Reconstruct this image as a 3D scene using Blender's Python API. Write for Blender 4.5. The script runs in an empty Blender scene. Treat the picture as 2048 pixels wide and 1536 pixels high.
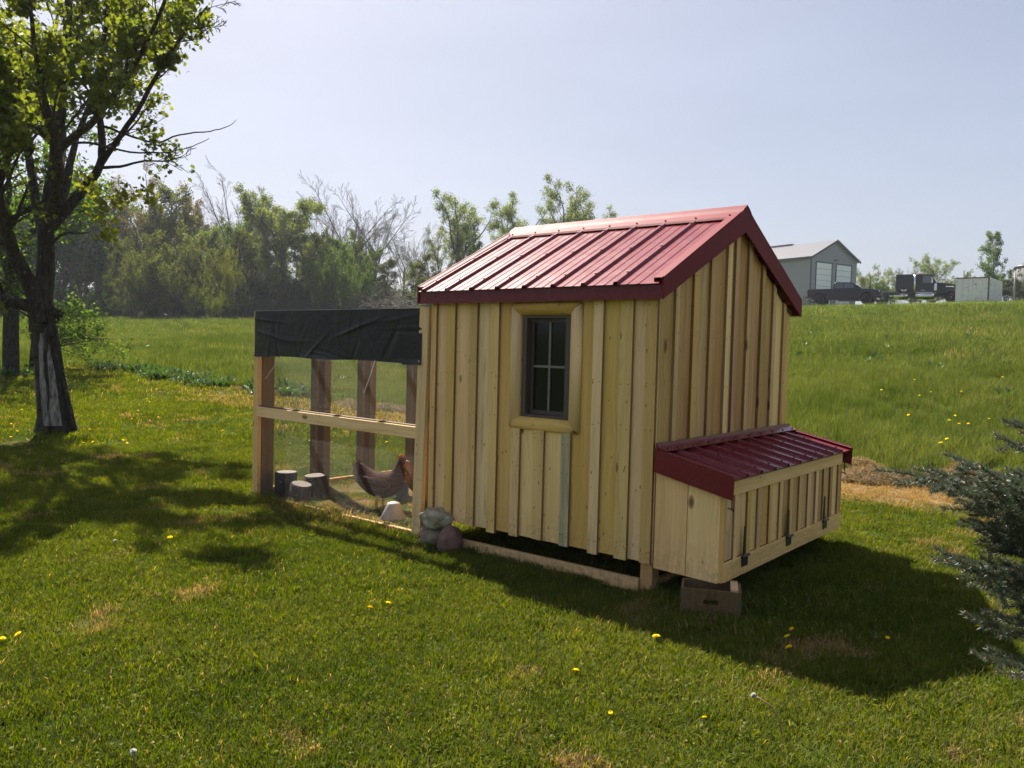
import bpy, bmesh, math, random
import numpy as np
from mathutils import Vector, Matrix, Euler
random.seed(7); rng = np.random.default_rng(11)
SC = bpy.context.scene
COL = SC.collection
PI = math.pi

# ------------------------------------------------------------------ camera, sky, sun, exposure
CAM = np.array([2.5501, -4.5909, 1.6])
YAW, PITCH, ROLL, FPX = 2.2577, -0.044, 0.0254, 1613.96
FWD = np.array([math.cos(YAW)*math.cos(PITCH), math.sin(YAW)*math.cos(PITCH), math.sin(PITCH)])
_R = np.array([math.sin(YAW), -math.cos(YAW), 0.0]); _U = np.cross(_R, FWD)
RT = math.cos(ROLL)*_R + math.sin(ROLL)*_U
UP = -math.sin(ROLL)*_R + math.cos(ROLL)*_U
cam_d = bpy.data.cameras.new('camera'); cam = bpy.data.objects.new('camera', cam_d); COL.objects.link(cam)
M = Matrix(((RT[0], UP[0], -FWD[0], CAM[0]), (RT[1], UP[1], -FWD[1], CAM[1]), (RT[2], UP[2], -FWD[2], CAM[2]), (0, 0, 0, 1)))
cam.matrix_world = M
cam_d.sensor_width = 36; cam_d.lens = 36*FPX/2048; cam_d.clip_start = 0.05; cam_d.clip_end = 3000
SC.camera = cam

SUN = Vector((-0.74, 0.29, 1.0)).normalized()      # direction towards the sun
elev = math.asin(SUN.z)
sd = bpy.data.lights.new('sun', 'SUN'); sd.energy = 5.0; sd.angle = math.radians(0.6); sd.color = (1.0, 0.93, 0.82)
so = bpy.data.objects.new('sun', sd); COL.objects.link(so); so.location = (0, 0, 60)
so.rotation_euler = SUN.to_track_quat('Z', 'Y').to_euler()

W = bpy.data.worlds.new('World'); SC.world = W; W.use_nodes = True
nt = W.node_tree; nt.nodes.clear()
sky = nt.nodes.new('ShaderNodeTexSky'); sky.sky_type = 'NISHITA'; sky.sun_disc = False
sky.sun_elevation = elev; sky.sun_rotation = math.atan2(SUN.x, SUN.y)
sky.air_density = 1.0; sky.dust_density = 3.0; sky.ozone_density = 3.0; sky.altitude = 200
gm = nt.nodes.new('ShaderNodeGamma'); gm.inputs[1].default_value = 0.56      # hazy spring air evens the sky out
hs = nt.nodes.new('ShaderNodeHueSaturation'); hs.inputs['Saturation'].default_value = .92
tn = nt.nodes.new('ShaderNodeMix'); tn.data_type = 'RGBA'; tn.blend_type = 'MULTIPLY'; tn.inputs[0].default_value = 1.0; tn.inputs[7].default_value = (1.0, .985, 1.045, 1)
bg = nt.nodes.new('ShaderNodeBackground'); bg.inputs[1].default_value = 0.10
wo = nt.nodes.new('ShaderNodeOutputWorld')
nt.links.new(sky.outputs[0], gm.inputs[0]); nt.links.new(gm.outputs[0], hs.inputs['Color']); nt.links.new(hs.outputs[0], tn.inputs[6]); 
tc_ = nt.nodes.new('ShaderNodeTexCoord'); mp_ = nt.nodes.new('ShaderNodeMapping'); mp_.inputs['Scale'].default_value = (1.2, 1.2, 4.5)
cn = nt.nodes.new('ShaderNodeTexNoise'); cn.inputs['Scale'].default_value = 1.3; cn.inputs['Detail'].default_value = 7; cn.inputs['Roughness'].default_value = .58
rp_ = nt.nodes.new('ShaderNodeMapRange'); rp_.inputs[1].default_value = .35; rp_.inputs[2].default_value = .7; rp_.inputs[3].default_value = .955; rp_.inputs[4].default_value = 1.05
cm = nt.nodes.new('ShaderNodeMix'); cm.data_type = 'RGBA'; cm.blend_type = 'MULTIPLY'; cm.inputs[0].default_value = 1.0          # faint veils of high cloud
nt.links.new(tc_.outputs['Generated'], mp_.inputs[0]); nt.links.new(mp_.outputs[0], cn.inputs[0]); nt.links.new(cn.outputs['Fac'], rp_.inputs[0])
nt.links.new(tn.outputs[2], cm.inputs[6]); nt.links.new(rp_.outputs[0], cm.inputs[7]); nt.links.new(cm.outputs[2], bg.inputs[0]); nt.links.new(bg.outputs[0], wo.inputs[0])

SC.view_settings.view_transform = 'Standard'; SC.view_settings.look = 'None'
SC.view_settings.exposure = 1.42; SC.view_settings.gamma = 1.0; SC.view_settings.use_curve_mapping = False
SC.cycles.max_bounces = 6; SC.cycles.diffuse_bounces = 3; SC.cycles.transparent_max_bounces = 8
SC.cycles.transmission_bounces = 4; SC.cycles.glossy_bounces = 3; SC.cycles.volume_bounces = 0
SC.cycles.caustics_reflective = False; SC.cycles.caustics_refractive = False

# ------------------------------------------------------------------ helpers
def tag(o, label=None, cat=None, group=None, kind=None):
    if label: o['label'] = label
    if cat: o['category'] = cat
    if group: o['group'] = group
    if kind: o['kind'] = kind
    return o

def thing(name, loc, label, cat, group=None, rz=0.0):
    o = bpy.data.objects.new(name, None); COL.objects.link(o)
    o.location = loc; o.rotation_euler = (0, 0, rz); o.empty_display_size = 0.2
    return tag(o, label, cat, group)

class MB:
    """collects vertices and faces"""
    def __init__(s): s.v = []; s.f = []; s.m = []
    def add(s, vs, fs, mi=0):
        b = len(s.v); s.v.extend([tuple(v) for v in vs]); s.f.extend([tuple(b+i for i in f) for f in fs]); s.m.extend([mi]*len(fs)); return s
    def box(s, a, b, mi=0):
        x0, y0, z0 = a; x1, y1, z1 = b
        return s.hexa([(x0, y0, z0), (x1, y0, z0), (x1, y1, z0), (x0, y1, z0), (x0, y0, z1), (x1, y0, z1), (x1, y1, z1), (x0, y1, z1)], mi)
    def hexa(s, c, mi=0):
        return s.add(c, [(3, 2, 1, 0), (4, 5, 6, 7), (0, 1, 5, 4), (1, 2, 6, 5), (2, 3, 7, 6), (3, 0, 4, 7)], mi)
    def prism(s, poly, axis, a, b, mi=0):
        """polygon (2D) extruded along an axis; poly in the two other axes, in order"""
        n = len(poly)
        def P(p, t):
            if axis == 0: return (t, p[0], p[1])
            if axis == 1: return (p[0], t, p[1])
            return (p[0], p[1], t)
        vs = [P(p, a) for p in poly]+[P(p, b) for p in poly]
        fs = [tuple(range(n))[::-1], tuple(range(n, 2*n))]+[(i, (i+1) % n, n+(i+1) % n, n+i) for i in range(n)]
        return s.add(vs, fs, mi)
    def tube(s, pts, rads, n=8, mi=0, cap=True):
        pts = [Vector(p) for p in pts]; rings = []; prev = None
        for i, p in enumerate(pts):
            d = (pts[min(i+1, len(pts)-1)]-pts[max(i-1, 0)])
            d = d.normalized() if d.length > 1e-9 else Vector((0, 0, 1))
            if prev is None: ref = Vector((0, 0, 1)) if abs(d.z) < .9 else Vector((1, 0, 0)); x = d.cross(ref).normalized()
            else: x = (prev-d*prev.dot(d)).normalized()
            prev = x; y = d.cross(x); r = rads[i] if hasattr(rads, '__len__') else rads
            rings.append([p+x*(r*math.cos(2*PI*k/n))+y*(r*math.sin(2*PI*k/n)) for k in range(n)])
        vs = [q for r in rings for q in r]; fs = []
        for i in range(len(pts)-1):
            for k in range(n): fs.append((i*n+k, i*n+(k+1) % n, (i+1)*n+(k+1) % n, (i+1)*n+k))
        if cap: fs.append(tuple(range(n))[::-1]); fs.append(tuple(range((len(pts)-1)*n, len(pts)*n)))
        return s.add(vs, fs, mi)
    def loft(s, rings, mi=0, cap=True):
        n = len(rings[0]); vs = [q for r in rings for q in r]; fs = []
        for i in range(len(rings)-1):
            for k in range(n): fs.append((i*n+k, i*n+(k+1) % n, (i+1)*n+(k+1) % n, (i+1)*n+k))
        if cap: fs.append(tuple(range(n))[::-1]); fs.append(tuple(range((len(rings)-1)*n, len(rings)*n)))
        return s.add(vs, fs, mi)
    def disc(s, c, nrm, r, n=6, mi=0):
        nrm = Vector(nrm).normalized(); x = nrm.orthogonal().normalized(); y = nrm.cross(x); c = Vector(c)
        return s.add([c+x*(r*math.cos(2*PI*k/n))+y*(r*math.sin(2*PI*k/n)) for k in range(n)], [tuple(range(n))], mi)
    def mesh(s, name, mats, smooth=False):
        me = bpy.data.meshes.new(name); me.from_pydata(s.v, [], s.f)
        for m in (mats if isinstance(mats, (list, tuple)) else [mats]): me.materials.append(m)
        if any(s.m): me.polygons.foreach_set('material_index', s.m)
        bm = bmesh.new(); bm.from_mesh(me); bmesh.ops.recalc_face_normals(bm, faces=bm.faces); bm.to_mesh(me); bm.free()
        if smooth: me.polygons.foreach_set('use_smooth', [True]*len(me.polygons))
        me.update(); return me
    def build(s, name, mats, parent=None, smooth=False, loc=None, rot=None):
        o = bpy.data.objects.new(name, s.mesh(name, mats, smooth)); COL.objects.link(o)
        if parent is not None: o.parent = parent
        if loc is not None: o.location = loc
        if rot is not None: o.rotation_euler = rot
        return o

def np_mesh(name, verts, faces, mats, smooth=False, midx=None):
    """verts (N,3); faces: array (F,k) or list of such arrays of mixed k"""
    if not isinstance(faces, list): faces = [faces]
    faces = [f for f in faces if len(f)]
    me = bpy.data.meshes.new(name)
    nl = sum(f.size for f in faces); nf = sum(len(f) for f in faces)
    me.vertices.add(len(verts)); me.vertices.foreach_set('co', np.ascontiguousarray(verts, dtype=np.float32).ravel())
    me.loops.add(nl); me.polygons.add(nf)
    me.loops.foreach_set('vertex_index', np.concatenate([f.ravel() for f in faces]).astype(np.int32))
    tot = np.concatenate([np.full(len(f), f.shape[1]) for f in faces])
    me.polygons.foreach_set('loop_start', np.concatenate([[0], np.cumsum(tot)[:-1]]).astype(np.int32))
    me.update(calc_edges=True)
    for m in (mats if isinstance(mats, (list, tuple)) else [mats]): me.materials.append(m)
    if midx is not None: me.polygons.foreach_set('material_index', np.asarray(midx, dtype=np.int32))
    if smooth: me.polygons.foreach_set('use_smooth', np.ones(nf, dtype=bool))
    me.validate(); return me

def link(name, me, parent=None, loc=None, rot=None, scale=None):
    o = bpy.data.objects.new(name, me); COL.objects.link(o)
    if parent is not None: o.parent = parent
    if loc is not None: o.location = loc
    if rot is not None: o.rotation_euler = rot
    if scale is not None: o.scale = (scale,)*3 if not hasattr(scale, '__len__') else scale
    return o

def copy_tree(o, parent=None):
    c = o.copy(); COL.objects.link(c)
    if parent is not None: c.parent = parent
    for ch in list(o.children): copy_tree(ch, c)
    return c

def seg_tubes(P0, P1, R0, R1, n):
    """many separate tapered tubes, no caps"""
    P0 = np.asarray(P0, float); P1 = np.asarray(P1, float); R0 = np.asarray(R0, float)[:, None]; R1 = np.asarray(R1, float)[:, None]
    d = P1-P0; L = np.linalg.norm(d, axis=1, keepdims=True); d = d/np.maximum(L, 1e-9)
    ref = np.where(np.abs(d[:, 2:3]) < .9, np.array([[0, 0, 1.0]]), np.array([[1.0, 0, 0]]))
    x = np.cross(d, ref); x /= np.linalg.norm(x, axis=1, keepdims=True); y = np.cross(d, x)
    N = len(P0); V = np.empty((N, 2*n, 3))
    for k in range(n):
        c, s = math.cos(2*PI*k/n), math.sin(2*PI*k/n); o = x*c+y*s
        V[:, k] = P0+o*R0; V[:, n+k] = P1+o*R1
    base = (np.arange(N)*2*n)[:, None]
    F = [base+np.array([[k, (k+1) % n, n+(k+1) % n, n+k]]) for k in range(n)]
    return V.reshape(-1, 3), np.concatenate(F)

# ------------------------------------------------------------------ terrain
def terr(x, y):
    x = np.asarray(x, float); y = np.asarray(y, float)
    r = np.hypot(x-CAM[0], y-CAM[1]); a = np.arctan2(y-CAM[1], x-CAM[0])-YAW; a = (a+np.pi) % (2*np.pi)-np.pi
    s = np.interp(a, [-3.2, -1.8, -.565, -.343, .107, .314, .565, 1.8, 3.2], [.04, .04, .099, .093, .064, .050, .0395, .04, .04])
    Rc = np.interp(a, [-.25, .1], [70, 100])
    t = r-9; t = np.where(t > 6, t, np.where(t < -6, 0, (t+6)**2/24))
    m = np.minimum(t, Rc-9)
    k = np.interp(a, [-.2, .0], [.60, .5])
    return s*(m+k*np.clip(t-m, 0, 60))
def tz(x, y): return float(terr(x, y))
def ray(px, py): return FWD+RT*((px-1024)/FPX)-UP*((py-768)/FPX)
def polar(px, r):
    """ground point in the direction of photo column px at horizontal distance r"""
    d = ray(px, 690); d = d/math.hypot(d[0], d[1]); x, y = CAM[0]+d[0]*r, CAM[1]+d[1]*r
    return (x, y, tz(x, y))
def ground_at(px, py):
    d = ray(px, py); t = 1.0
    while t < 200:
        t += .01+t*.001; P = CAM+d*t
        if P[2] <= terr(P[0], P[1]): return (float(P[0]), float(P[1]), float(terr(P[0], P[1])))
    return None
def edge_y(x): return 5.55+0.18*np.sin(x*0.9)+.1*np.sin(x*2.3+1)
def is_meadow(x, y): return (y > edge_y(x)) | (x < -22.5+.5*np.sin(y*.7)-.02*(y-3)**2)
# ------------------------------------------------------------------ materials
class NT:
    def __init__(s, name):
        s.mat = bpy.data.materials.new(name); s.mat.use_nodes = True; s.t = s.mat.node_tree; s.t.nodes.clear()
        s.out = s.t.nodes.new('ShaderNodeOutputMaterial')
    def n(s, typ, **kw):
        nd = s.t.nodes.new('ShaderNode'+typ)
        for k, v in kw.items():
            if k in nd.inputs: nd.inputs[k].default_value = v
            else: setattr(nd, k, v)
        return nd
    def l(s, a, b): s.t.links.new(a, b)
    def mix(s, fac, a, b, typ='RGBA', blend='MIX'):
        m = s.t.nodes.new('ShaderNodeMix'); m.data_type = typ; m.blend_type = blend
        ins = [i for i in m.inputs if i.enabled]
        for i, v in zip(ins, (fac, a, b)):
            if hasattr(v, 'links'): s.l(v, i)
            else: i.default_value = v if not isinstance(v, tuple) or len(v) == 4 else (*v, 1)
        return [o for o in m.outputs if o.enabled][0]
    def math(s, op, a, b=0.0, clamp=False):
        m = s.t.nodes.new('ShaderNodeMath'); m.operation = op; m.use_clamp = clamp
        for i, v in zip(m.inputs, (a, b)):
            if hasattr(v, 'links'): s.l(v, i)
            else: i.default_value = v
        return m.outputs[0]
    def ramp(s, fac, stops):
        r = s.t.nodes.new('ShaderNodeValToRGB'); e = r.color_ramp.elements
        while len(e) < len(stops): e.new(.5)
        for el, (p, c) in zip(e, stops): el.position = p; el.color = (*c, 1) if len(c) == 3 else c
        s.l(fac, r.inputs[0]); return r.outputs[0]
    def noise(s, vec, scale, detail=3, rough=.55, dim='3D'):
        nd = s.n('TexNoise', noise_dimensions=dim); nd.inputs['Scale'].default_value = scale; nd.inputs['Detail'].default_value = detail; nd.inputs['Roughness'].default_value = rough
        if vec is not None: s.l(vec, nd.inputs['Vector'])
        return nd.outputs['Fac']
    def mapv(s, vec, scale=(1, 1, 1), loc=(0, 0, 0)):
        m = s.n('Mapping'); m.inputs['Scale'].default_value = scale; m.inputs['Location'].default_value = loc; s.l(vec, m.inputs['Vector']); return m.outputs[0]
    def vadd(s, a, b):
        m = s.n('VectorMath', operation='ADD'); s.l(a, m.inputs[0]); s.l(b, m.inputs[1]); return m.outputs[0]
    def bump(s, h, strength, dist=.01):
        b = s.n('Bump'); b.inputs['Strength'].default_value = strength; b.inputs['Distance'].default_value = dist; s.l(h, b.inputs['Height']); return b.outputs[0]
    def principled(s, color, rough=.6, metal=0., spec=.5, normal=None, **kw):
        p = s.n('BsdfPrincipled')
        if hasattr(color, 'links'): s.l(color, p.inputs['Base Color'])
        else: p.inputs['Base Color'].default_value = (*color, 1)
        if hasattr(rough, 'links'): s.l(rough, p.inputs['Roughness'])
        else: p.inputs['Roughness'].default_value = rough
        p.inputs['Metallic'].default_value = metal; p.inputs['Specular IOR Level'].default_value = spec
        if normal is not None: s.l(normal, p.inputs['Normal'])
        for k, v in kw.items(): p.inputs[k.replace('_', ' ')].default_value = v
        s.l(p.outputs[0], s.out.inputs[0]); return s.mat

def simple(name, col, rough=.6, metal=0., spec=.5, var=.25, scale=8., bump=.0, **kw):
    t = NT(name); g = t.n('TexCoord').outputs['Object']; oi = t.n('ObjectInfo').outputs['Random']
    nz = t.noise(g, scale, 5)
    k = t.math('MULTIPLY', nz, var*2); dark = tuple(c*(1-var) for c in col); lite = tuple(min(1, c*(1+var)) for c in col)
    c = t.mix(nz, dark, lite)
    nm = t.bump(t.noise(g, scale*3, 4), bump, .01) if bump else None
    return t.principled(c, rough, metal, spec, nm, **kw)

def wood_mat(name, light, dark, knot=(.10, .045, .015), stain=0.0, edge=None, rough=.65):
    t = NT(name); tc = t.n('TexCoord').outputs['Object']; rnd = t.n('ObjectInfo').outputs['Random']
    sep = t.n('SeparateXYZ'); t.l(tc, sep.inputs[0])
    u = t.math('ADD', sep.outputs[0], sep.outputs[1])
    cmb = t.n('CombineXYZ'); t.l(u, cmb.inputs[0]); t.l(sep.outputs[2], cmb.inputs[1]); t.l(t.math('MULTIPLY', rnd, 57.0), cmb.inputs[2])
    v = cmb.outputs[0]
    # knots
    vo = t.n('TexVoronoi', feature='F1'); vo.inputs['Scale'].default_value = 1.0; vo.inputs['Randomness'].default_value = 1.0
    t.l(t.mapv(v, (5.2, 2.5, 1)), vo.inputs['Vector'])
    sc = t.n('SeparateColor'); t.l(vo.outputs['Color'], sc.inputs[0])
    size = t.math('MULTIPLY', sc.outputs[0], .135)
    kd = t.math('DIVIDE', vo.outputs['Distance'], t.math('ADD', size, .012))
    kmask = t.ramp(kd, [(0.35, (1, 1, 1)), (1.0, (0, 0, 0))])
    # grain bends round the knots
    bend = t.math('MULTIPLY', t.math('SUBTRACT', 1.0, t.math('MULTIPLY', vo.outputs['Distance'], 1.6), True), .022)
    wob = t.math('MULTIPLY', t.noise(t.mapv(v, (2.0, 1.1, 1)), 1.5, 2), .10)
    ub = t.math('ADD', t.math('ADD', u, bend), wob)
    c2 = t.n('CombineXYZ'); t.l(ub, c2.inputs[0]); t.l(sep.outputs[2], c2.inputs[1]); t.l(t.math('MULTIPLY', rnd, 31.0), c2.inputs[2])
    g1 = t.noise(t.mapv(c2.outputs[0], (55, 1.0, 1)), 1.0, 4, .6)
    g2 = t.noise(t.mapv(c2.outputs[0], (210, 5, 1)), 1.0, 3, .6)
    big = t.noise(t.mapv(v, (4, .8, 1)), 1.0, 3)
    f = t.math('ADD', t.math('MULTIPLY', g1, .55), t.math('ADD', t.math('MULTIPLY', g2, .2), t.math('MULTIPLY', big, .35)))
    base = t.ramp(f, [(.38, dark), (.50, tuple((a+b)/2 for a, b in zip(light, dark))), (.62, light)])
    hv = t.n('HueSaturation'); t.l(base, hv.inputs['Color'])
    t.l(t.math('ADD', t.math('MULTIPLY', rnd, .34), .82), hv.inputs['Value']); t.l(t.math('ADD', t.math('MULTIPLY', t.math('FRACT', t.math('MULTIPLY', rnd, 7.7)), .018), .491), hv.inputs['Hue']); t.l(t.math('ADD', t.math('MULTIPLY', rnd, -.2), 1.05), hv.inputs['Saturation'])
    base = hv.outputs[0]
    if stain:
        sm = t.ramp(t.noise(t.mapv(v, (16, 1.1, 1)), 1.0, 4, .65), [(.62-.22*stain, (0, 0, 0)), (.72-.1*stain, (1, 1, 1))])
        base = t.mix(t.math('MULTIPLY', sm, .5+.3*stain), base, (.24, .24, .14))
    spk = t.n('TexVoronoi', feature='F1'); spk.inputs['Scale'].default_value = 1.0; t.l(t.mapv(v, (24, 10, 1), (3, 7, 0)), spk.inputs['Vector'])
    ssc = t.n('SeparateColor'); t.l(spk.outputs['Color'], ssc.inputs[0])
    sm2 = t.math('MULTIPLY', t.math('LESS_THAN', spk.outputs['Distance'], .13), t.math('GREATER_THAN', ssc.outputs[0], .72))
    base = t.mix(t.math('MULTIPLY', sm2, .65), base, (.14, .07, .03))
    halo = t.ramp(kd, [(0.8, (1, 1, 1)), (2.6, (0, 0, 0))])
    base = t.mix(t.math('MULTIPLY', halo, .45), base, tuple(.5*a+.5*b for a, b in zip(dark, knot)))
    sz = t.n('SeparateXYZ'); wp = t.n('NewGeometry').outputs['Position']; t.l(wp, sz.inputs[0])          # splashed earth on the lowest hand's breadth
    low = t.math('SUBTRACT', 1.0, t.math('MULTIPLY', sz.outputs[2], 2.2), True)
    spl = t.math('MULTIPLY', t.math('MULTIPLY', low, t.ramp(t.noise(wp, 22, 5, .7), [(.42, (0, 0, 0)), (.62, (1, 1, 1))])), .55)
    base = t.mix(spl, base, (.20, .14, .07))
    col = t.mix(t.math('MULTIPLY', kmask, .8), base, knot)
    h = t.math('ADD', g1, t.math('MULTIPLY', g2, .6))
    return t.principled(col, rough, 0, .3, t.bump(h, .35, .002))

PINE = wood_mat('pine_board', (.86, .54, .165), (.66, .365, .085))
PINE_BLUE = wood_mat('pine_board_stained', (.80, .53, .19), (.60, .37, .11), stain=.12)
PINE_BLUE2 = wood_mat('pine_batten_blue', (.58, .48, .25), (.42, .36, .18), stain=.8)
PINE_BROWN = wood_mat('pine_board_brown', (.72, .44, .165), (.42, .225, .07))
SPRUCE_W = wood_mat('spruce_framing', (.66, .36, .125), (.50, .25, .075))
EDGE_SHADE = wood_mat('batten_rough_edge_shade', (.34, .19, .07), (.17, .085, .03))  # rough edges, darkened to paint in the shadow line beside each batten
OLDWOOD = wood_mat('old_plywood', (.17, .11, .05), (.09, .055, .022))
FRAMEW = wood_mat('frame_stud', (.20, .145, .09), (.13, .09, .05))

def metal_red(name='red_roof_steel', sp=.30, r0=.21):
    t = NT(name); tc = t.n('TexCoord').outputs['Object']
    nz = t.noise(t.mapv(tc, (1, 1, 1)), 2.5, 4)
    c = t.mix(nz, (.15, .014, .020), (.19, .022, .030))
    r = t.math('ADD', t.math('MULTIPLY', t.noise(tc, 9, 5), .12), r0)
    return t.principled(c, r, 0, sp, t.bump(t.noise(tc, 3, 2), .15, .004))
RED = metal_red(); RED_TRIM = metal_red('red_trim_steel', .10, .5)
SCREW = simple('screw_head', (.09, .01, .015), .5)
DARKGAP = simple('gap_shade', (.045, .022, .014), .9)  # dark brown painted in for the deep shade between boards
NAIL = simple('nail_head', (.05, .035, .025), .5, .4)
STEEL = simple('galvanised_steel', (.38, .38, .37), .4, .8, var=.1)
WIRE = simple('wire_steel', (.09, .09, .09), .6, .2, var=.1)
HINGE = simple('hinge_black', (.022, .026, .024), .42, .3)
SASH = simple('window_sash', (.085, .06, .045), .5)
MUNTIN = simple('window_muntin', (.20, .17, .14), .45)
def glass_dark():
    t = NT('window_glass'); return t.principled((.010, .010, .014), .06, 0, .28, t.bump(t.noise(t.n('TexCoord').outputs['Object'], 3, 2), .06, .01))
GLASS = glass_dark()
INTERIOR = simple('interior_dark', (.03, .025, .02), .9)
def tarp_mat():
    t = NT('black_tarp'); tc = t.n('TexCoord').outputs['Object']
    w = t.noise(t.mapv(tc, (2.2, 2.2, 3)), 2.0, 5, .6)
    wv = t.noise(t.mapv(tc, (300, 300, 300)), 1, 1)
    return t.principled(t.mix(w, (.008, .0078, .008), (.014, .0138, .014)), t.math('ADD', t.math('MULTIPLY', w, .2), .36), 0, .28, t.bump(w, .35, .03))
TARP = tarp_mat()
FEEDW = simple('pinkish_grey_plastic', (.38, .34, .33), .6)  # even pinkish grey, toned down from white
WHITE = simple('white_plastic', (.72, .71, .68), .45, var=.08)
REDP = simple('red_plastic', (.20, .012, .012), .4)
BLACKP = simple('black_plastic', (.015, .016, .018), .45)
def stone_mat(name, a, b, c):
    t = NT(name); tc = t.n('TexCoord').outputs['Object']
    f = t.noise(tc, 5, 8, .65); f2 = t.noise(tc, 55, 4, .7)
    col = t.ramp(t.math('ADD', t.math('MULTIPLY', f, .7), t.math('MULTIPLY', f2, .3)), [(.35, a), (.5, b), (.64, c)])
    return t.principled(col, .85, 0, .3, t.bump(t.math('ADD', f, t.math('MULTIPLY', f2, .4)), .7, .02))
STONE_G = stone_mat('grey_green_stone', (.10, .09, .055), (.30, .27, .18), (.56, .50, .38))
STONE_R = stone_mat('reddish_stone', (.10, .055, .045), (.19, .11, .085), (.28, .18, .14))
STONE_B = stone_mat('brown_stone', (.11, .085, .06), (.22, .17, .12), (.34, .27, .19))

def bark_mat(name, a, b, scale=1.0, lichen=True):
    t = NT(name); g = t.n('TexCoord').outputs['Object']
    f = t.noise(t.mapv(g, (26*scale, 26*scale, 5*scale)), 1, 6, .65); f2 = t.noise(g, 4*scale, 4)
    col = t.ramp(f, [(.35, a), (.62, b)])
    if lichen:
        col = t.mix(t.ramp(t.noise(g, 14*scale, 5, .7), [(.60, (0, 0, 0)), (.68, (1, 1, 1))]), col, tuple(x*2.2 for x in b))
    return t.principled(col, .9, 0, .2, t.bump(t.math('ADD', f, f2), 1.0, .05))
BARK = bark_mat('maple_bark', (.022, .018, .014), (.075, .062, .05))
BARK_FAR = bark_mat('forest_bark', (.05, .042, .036), (.12, .105, .09), .3, False)
BARK_GREY = bark_mat('bare_tree_bark', (.10, .085, .075), (.19, .165, .145), .3, False)
BARE_WOOD = bark_mat('bare_weathered_wood', (.10, .088, .075), (.36, .34, .31), 1.0, False)
ENDGRAIN = wood_mat('stump_end_grain', (.17, .135, .10), (.10, .08, .06))

def leaf_mat(name, a, b, trans=.5, tcol=None, wscale=.35, gloss=.0):
    """a,b dark/light leaf colour; every leaf (mesh island) differs, so do clumps"""
    t = NT(name); geo = t.n('NewGeometry'); rnd = geo.outputs['Random Per Island']; oi = t.n('ObjectInfo').outputs['Random']
    nz = t.noise(geo.outputs['Position'], wscale, 3)
    f = t.math('ADD', t.math('MULTIPLY', rnd, .55), t.math('ADD', t.math('MULTIPLY', nz, .6), t.math('MULTIPLY', oi, .25)))
    c = t.ramp(f, [(.3, a), (1.0, b)])
    hv = t.n('HueSaturation'); t.l(c, hv.inputs['Color']); t.l(t.math('ADD', t.math('MULTIPLY', oi, .03), .487), hv.inputs['Hue'])
    c = hv.outputs[0]
    d = t.n('BsdfDiffuse'); t.l(c, d.inputs['Color'])
    tr = t.n('BsdfTranslucent')
    tc = t.mix(1.0, c, tcol or (1.0, 1.0, .45), blend='MULTIPLY'); 
    bb = t.n('HueSaturation'); bb.inputs['Value'].default_value = 1.5; t.l(tc, bb.inputs['Color']); t.l(bb.outputs[0], tr.inputs['Color'])
    ms = t.n('MixShader'); ms.inputs[0].default_value = trans; t.l(d.outputs[0], ms.inputs[1]); t.l(tr.outputs[0], ms.inputs[2])
    last = ms.outputs[0]
    if gloss:
        gl = t.n('BsdfGlossy'); gl.inputs['Roughness'].default_value = .4; m2 = t.n('MixShader'); m2.inputs[0].default_value = gloss
        t.l(last, m2.inputs[1]); t.l(gl.outputs[0], m2.inputs[2]); last = m2.outputs[0]
    t.l(last, t.out.inputs[0]); return t.mat
MAPLE_LEAF = leaf_mat('maple_leaf', (.065, .10, .012), (.19, .215, .028), .62, gloss=.03)
LEAF_OLIVE = leaf_mat('willow_leaf_olive', (.035, .052, .014), (.155, .17, .045), .45)
LEAF_GREEN = leaf_mat('forest_leaf_green', (.035, .075, .015), (.13, .19, .035), .5)
LEAF_PALE = leaf_mat('forest_leaf_pale', (.075, .11, .035), (.22, .25, .10), .5)
LEAF_DARK = leaf_mat('forest_leaf_dark', (.014, .030, .010), (.06, .095, .025), .4)
LEAF_YELLOW = leaf_mat('yellow_green_leaf', (.12, .15, .02), (.24, .25, .035), .5)
LEAF_RUST = leaf_mat('rust_bud_leaf', (.13, .09, .05), (.22, .17, .09), .35)
NEEDLE = leaf_mat('spruce_needle', (.032, .050, .030), (.13, .165, .11), .15, (1, 1, .8), 2.0, .06)
TWIG = simple('spruce_twig', (.22, .10, .045), .8, scale=30)
BUD = simple('spruce_bud', (.55, .27, .12), .7, scale=40)
WEED = leaf_mat('weed_leaf', (.028, .065, .012), (.07, .13, .025), .35, gloss=.05)
PETAL = leaf_mat('dandelion_petal', (.85, .62, .01), (.95, .78, .02), .25, (1, 1, .2))
STEM = simple('dandelion_stem', (.13, .13, .05), .6)

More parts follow.
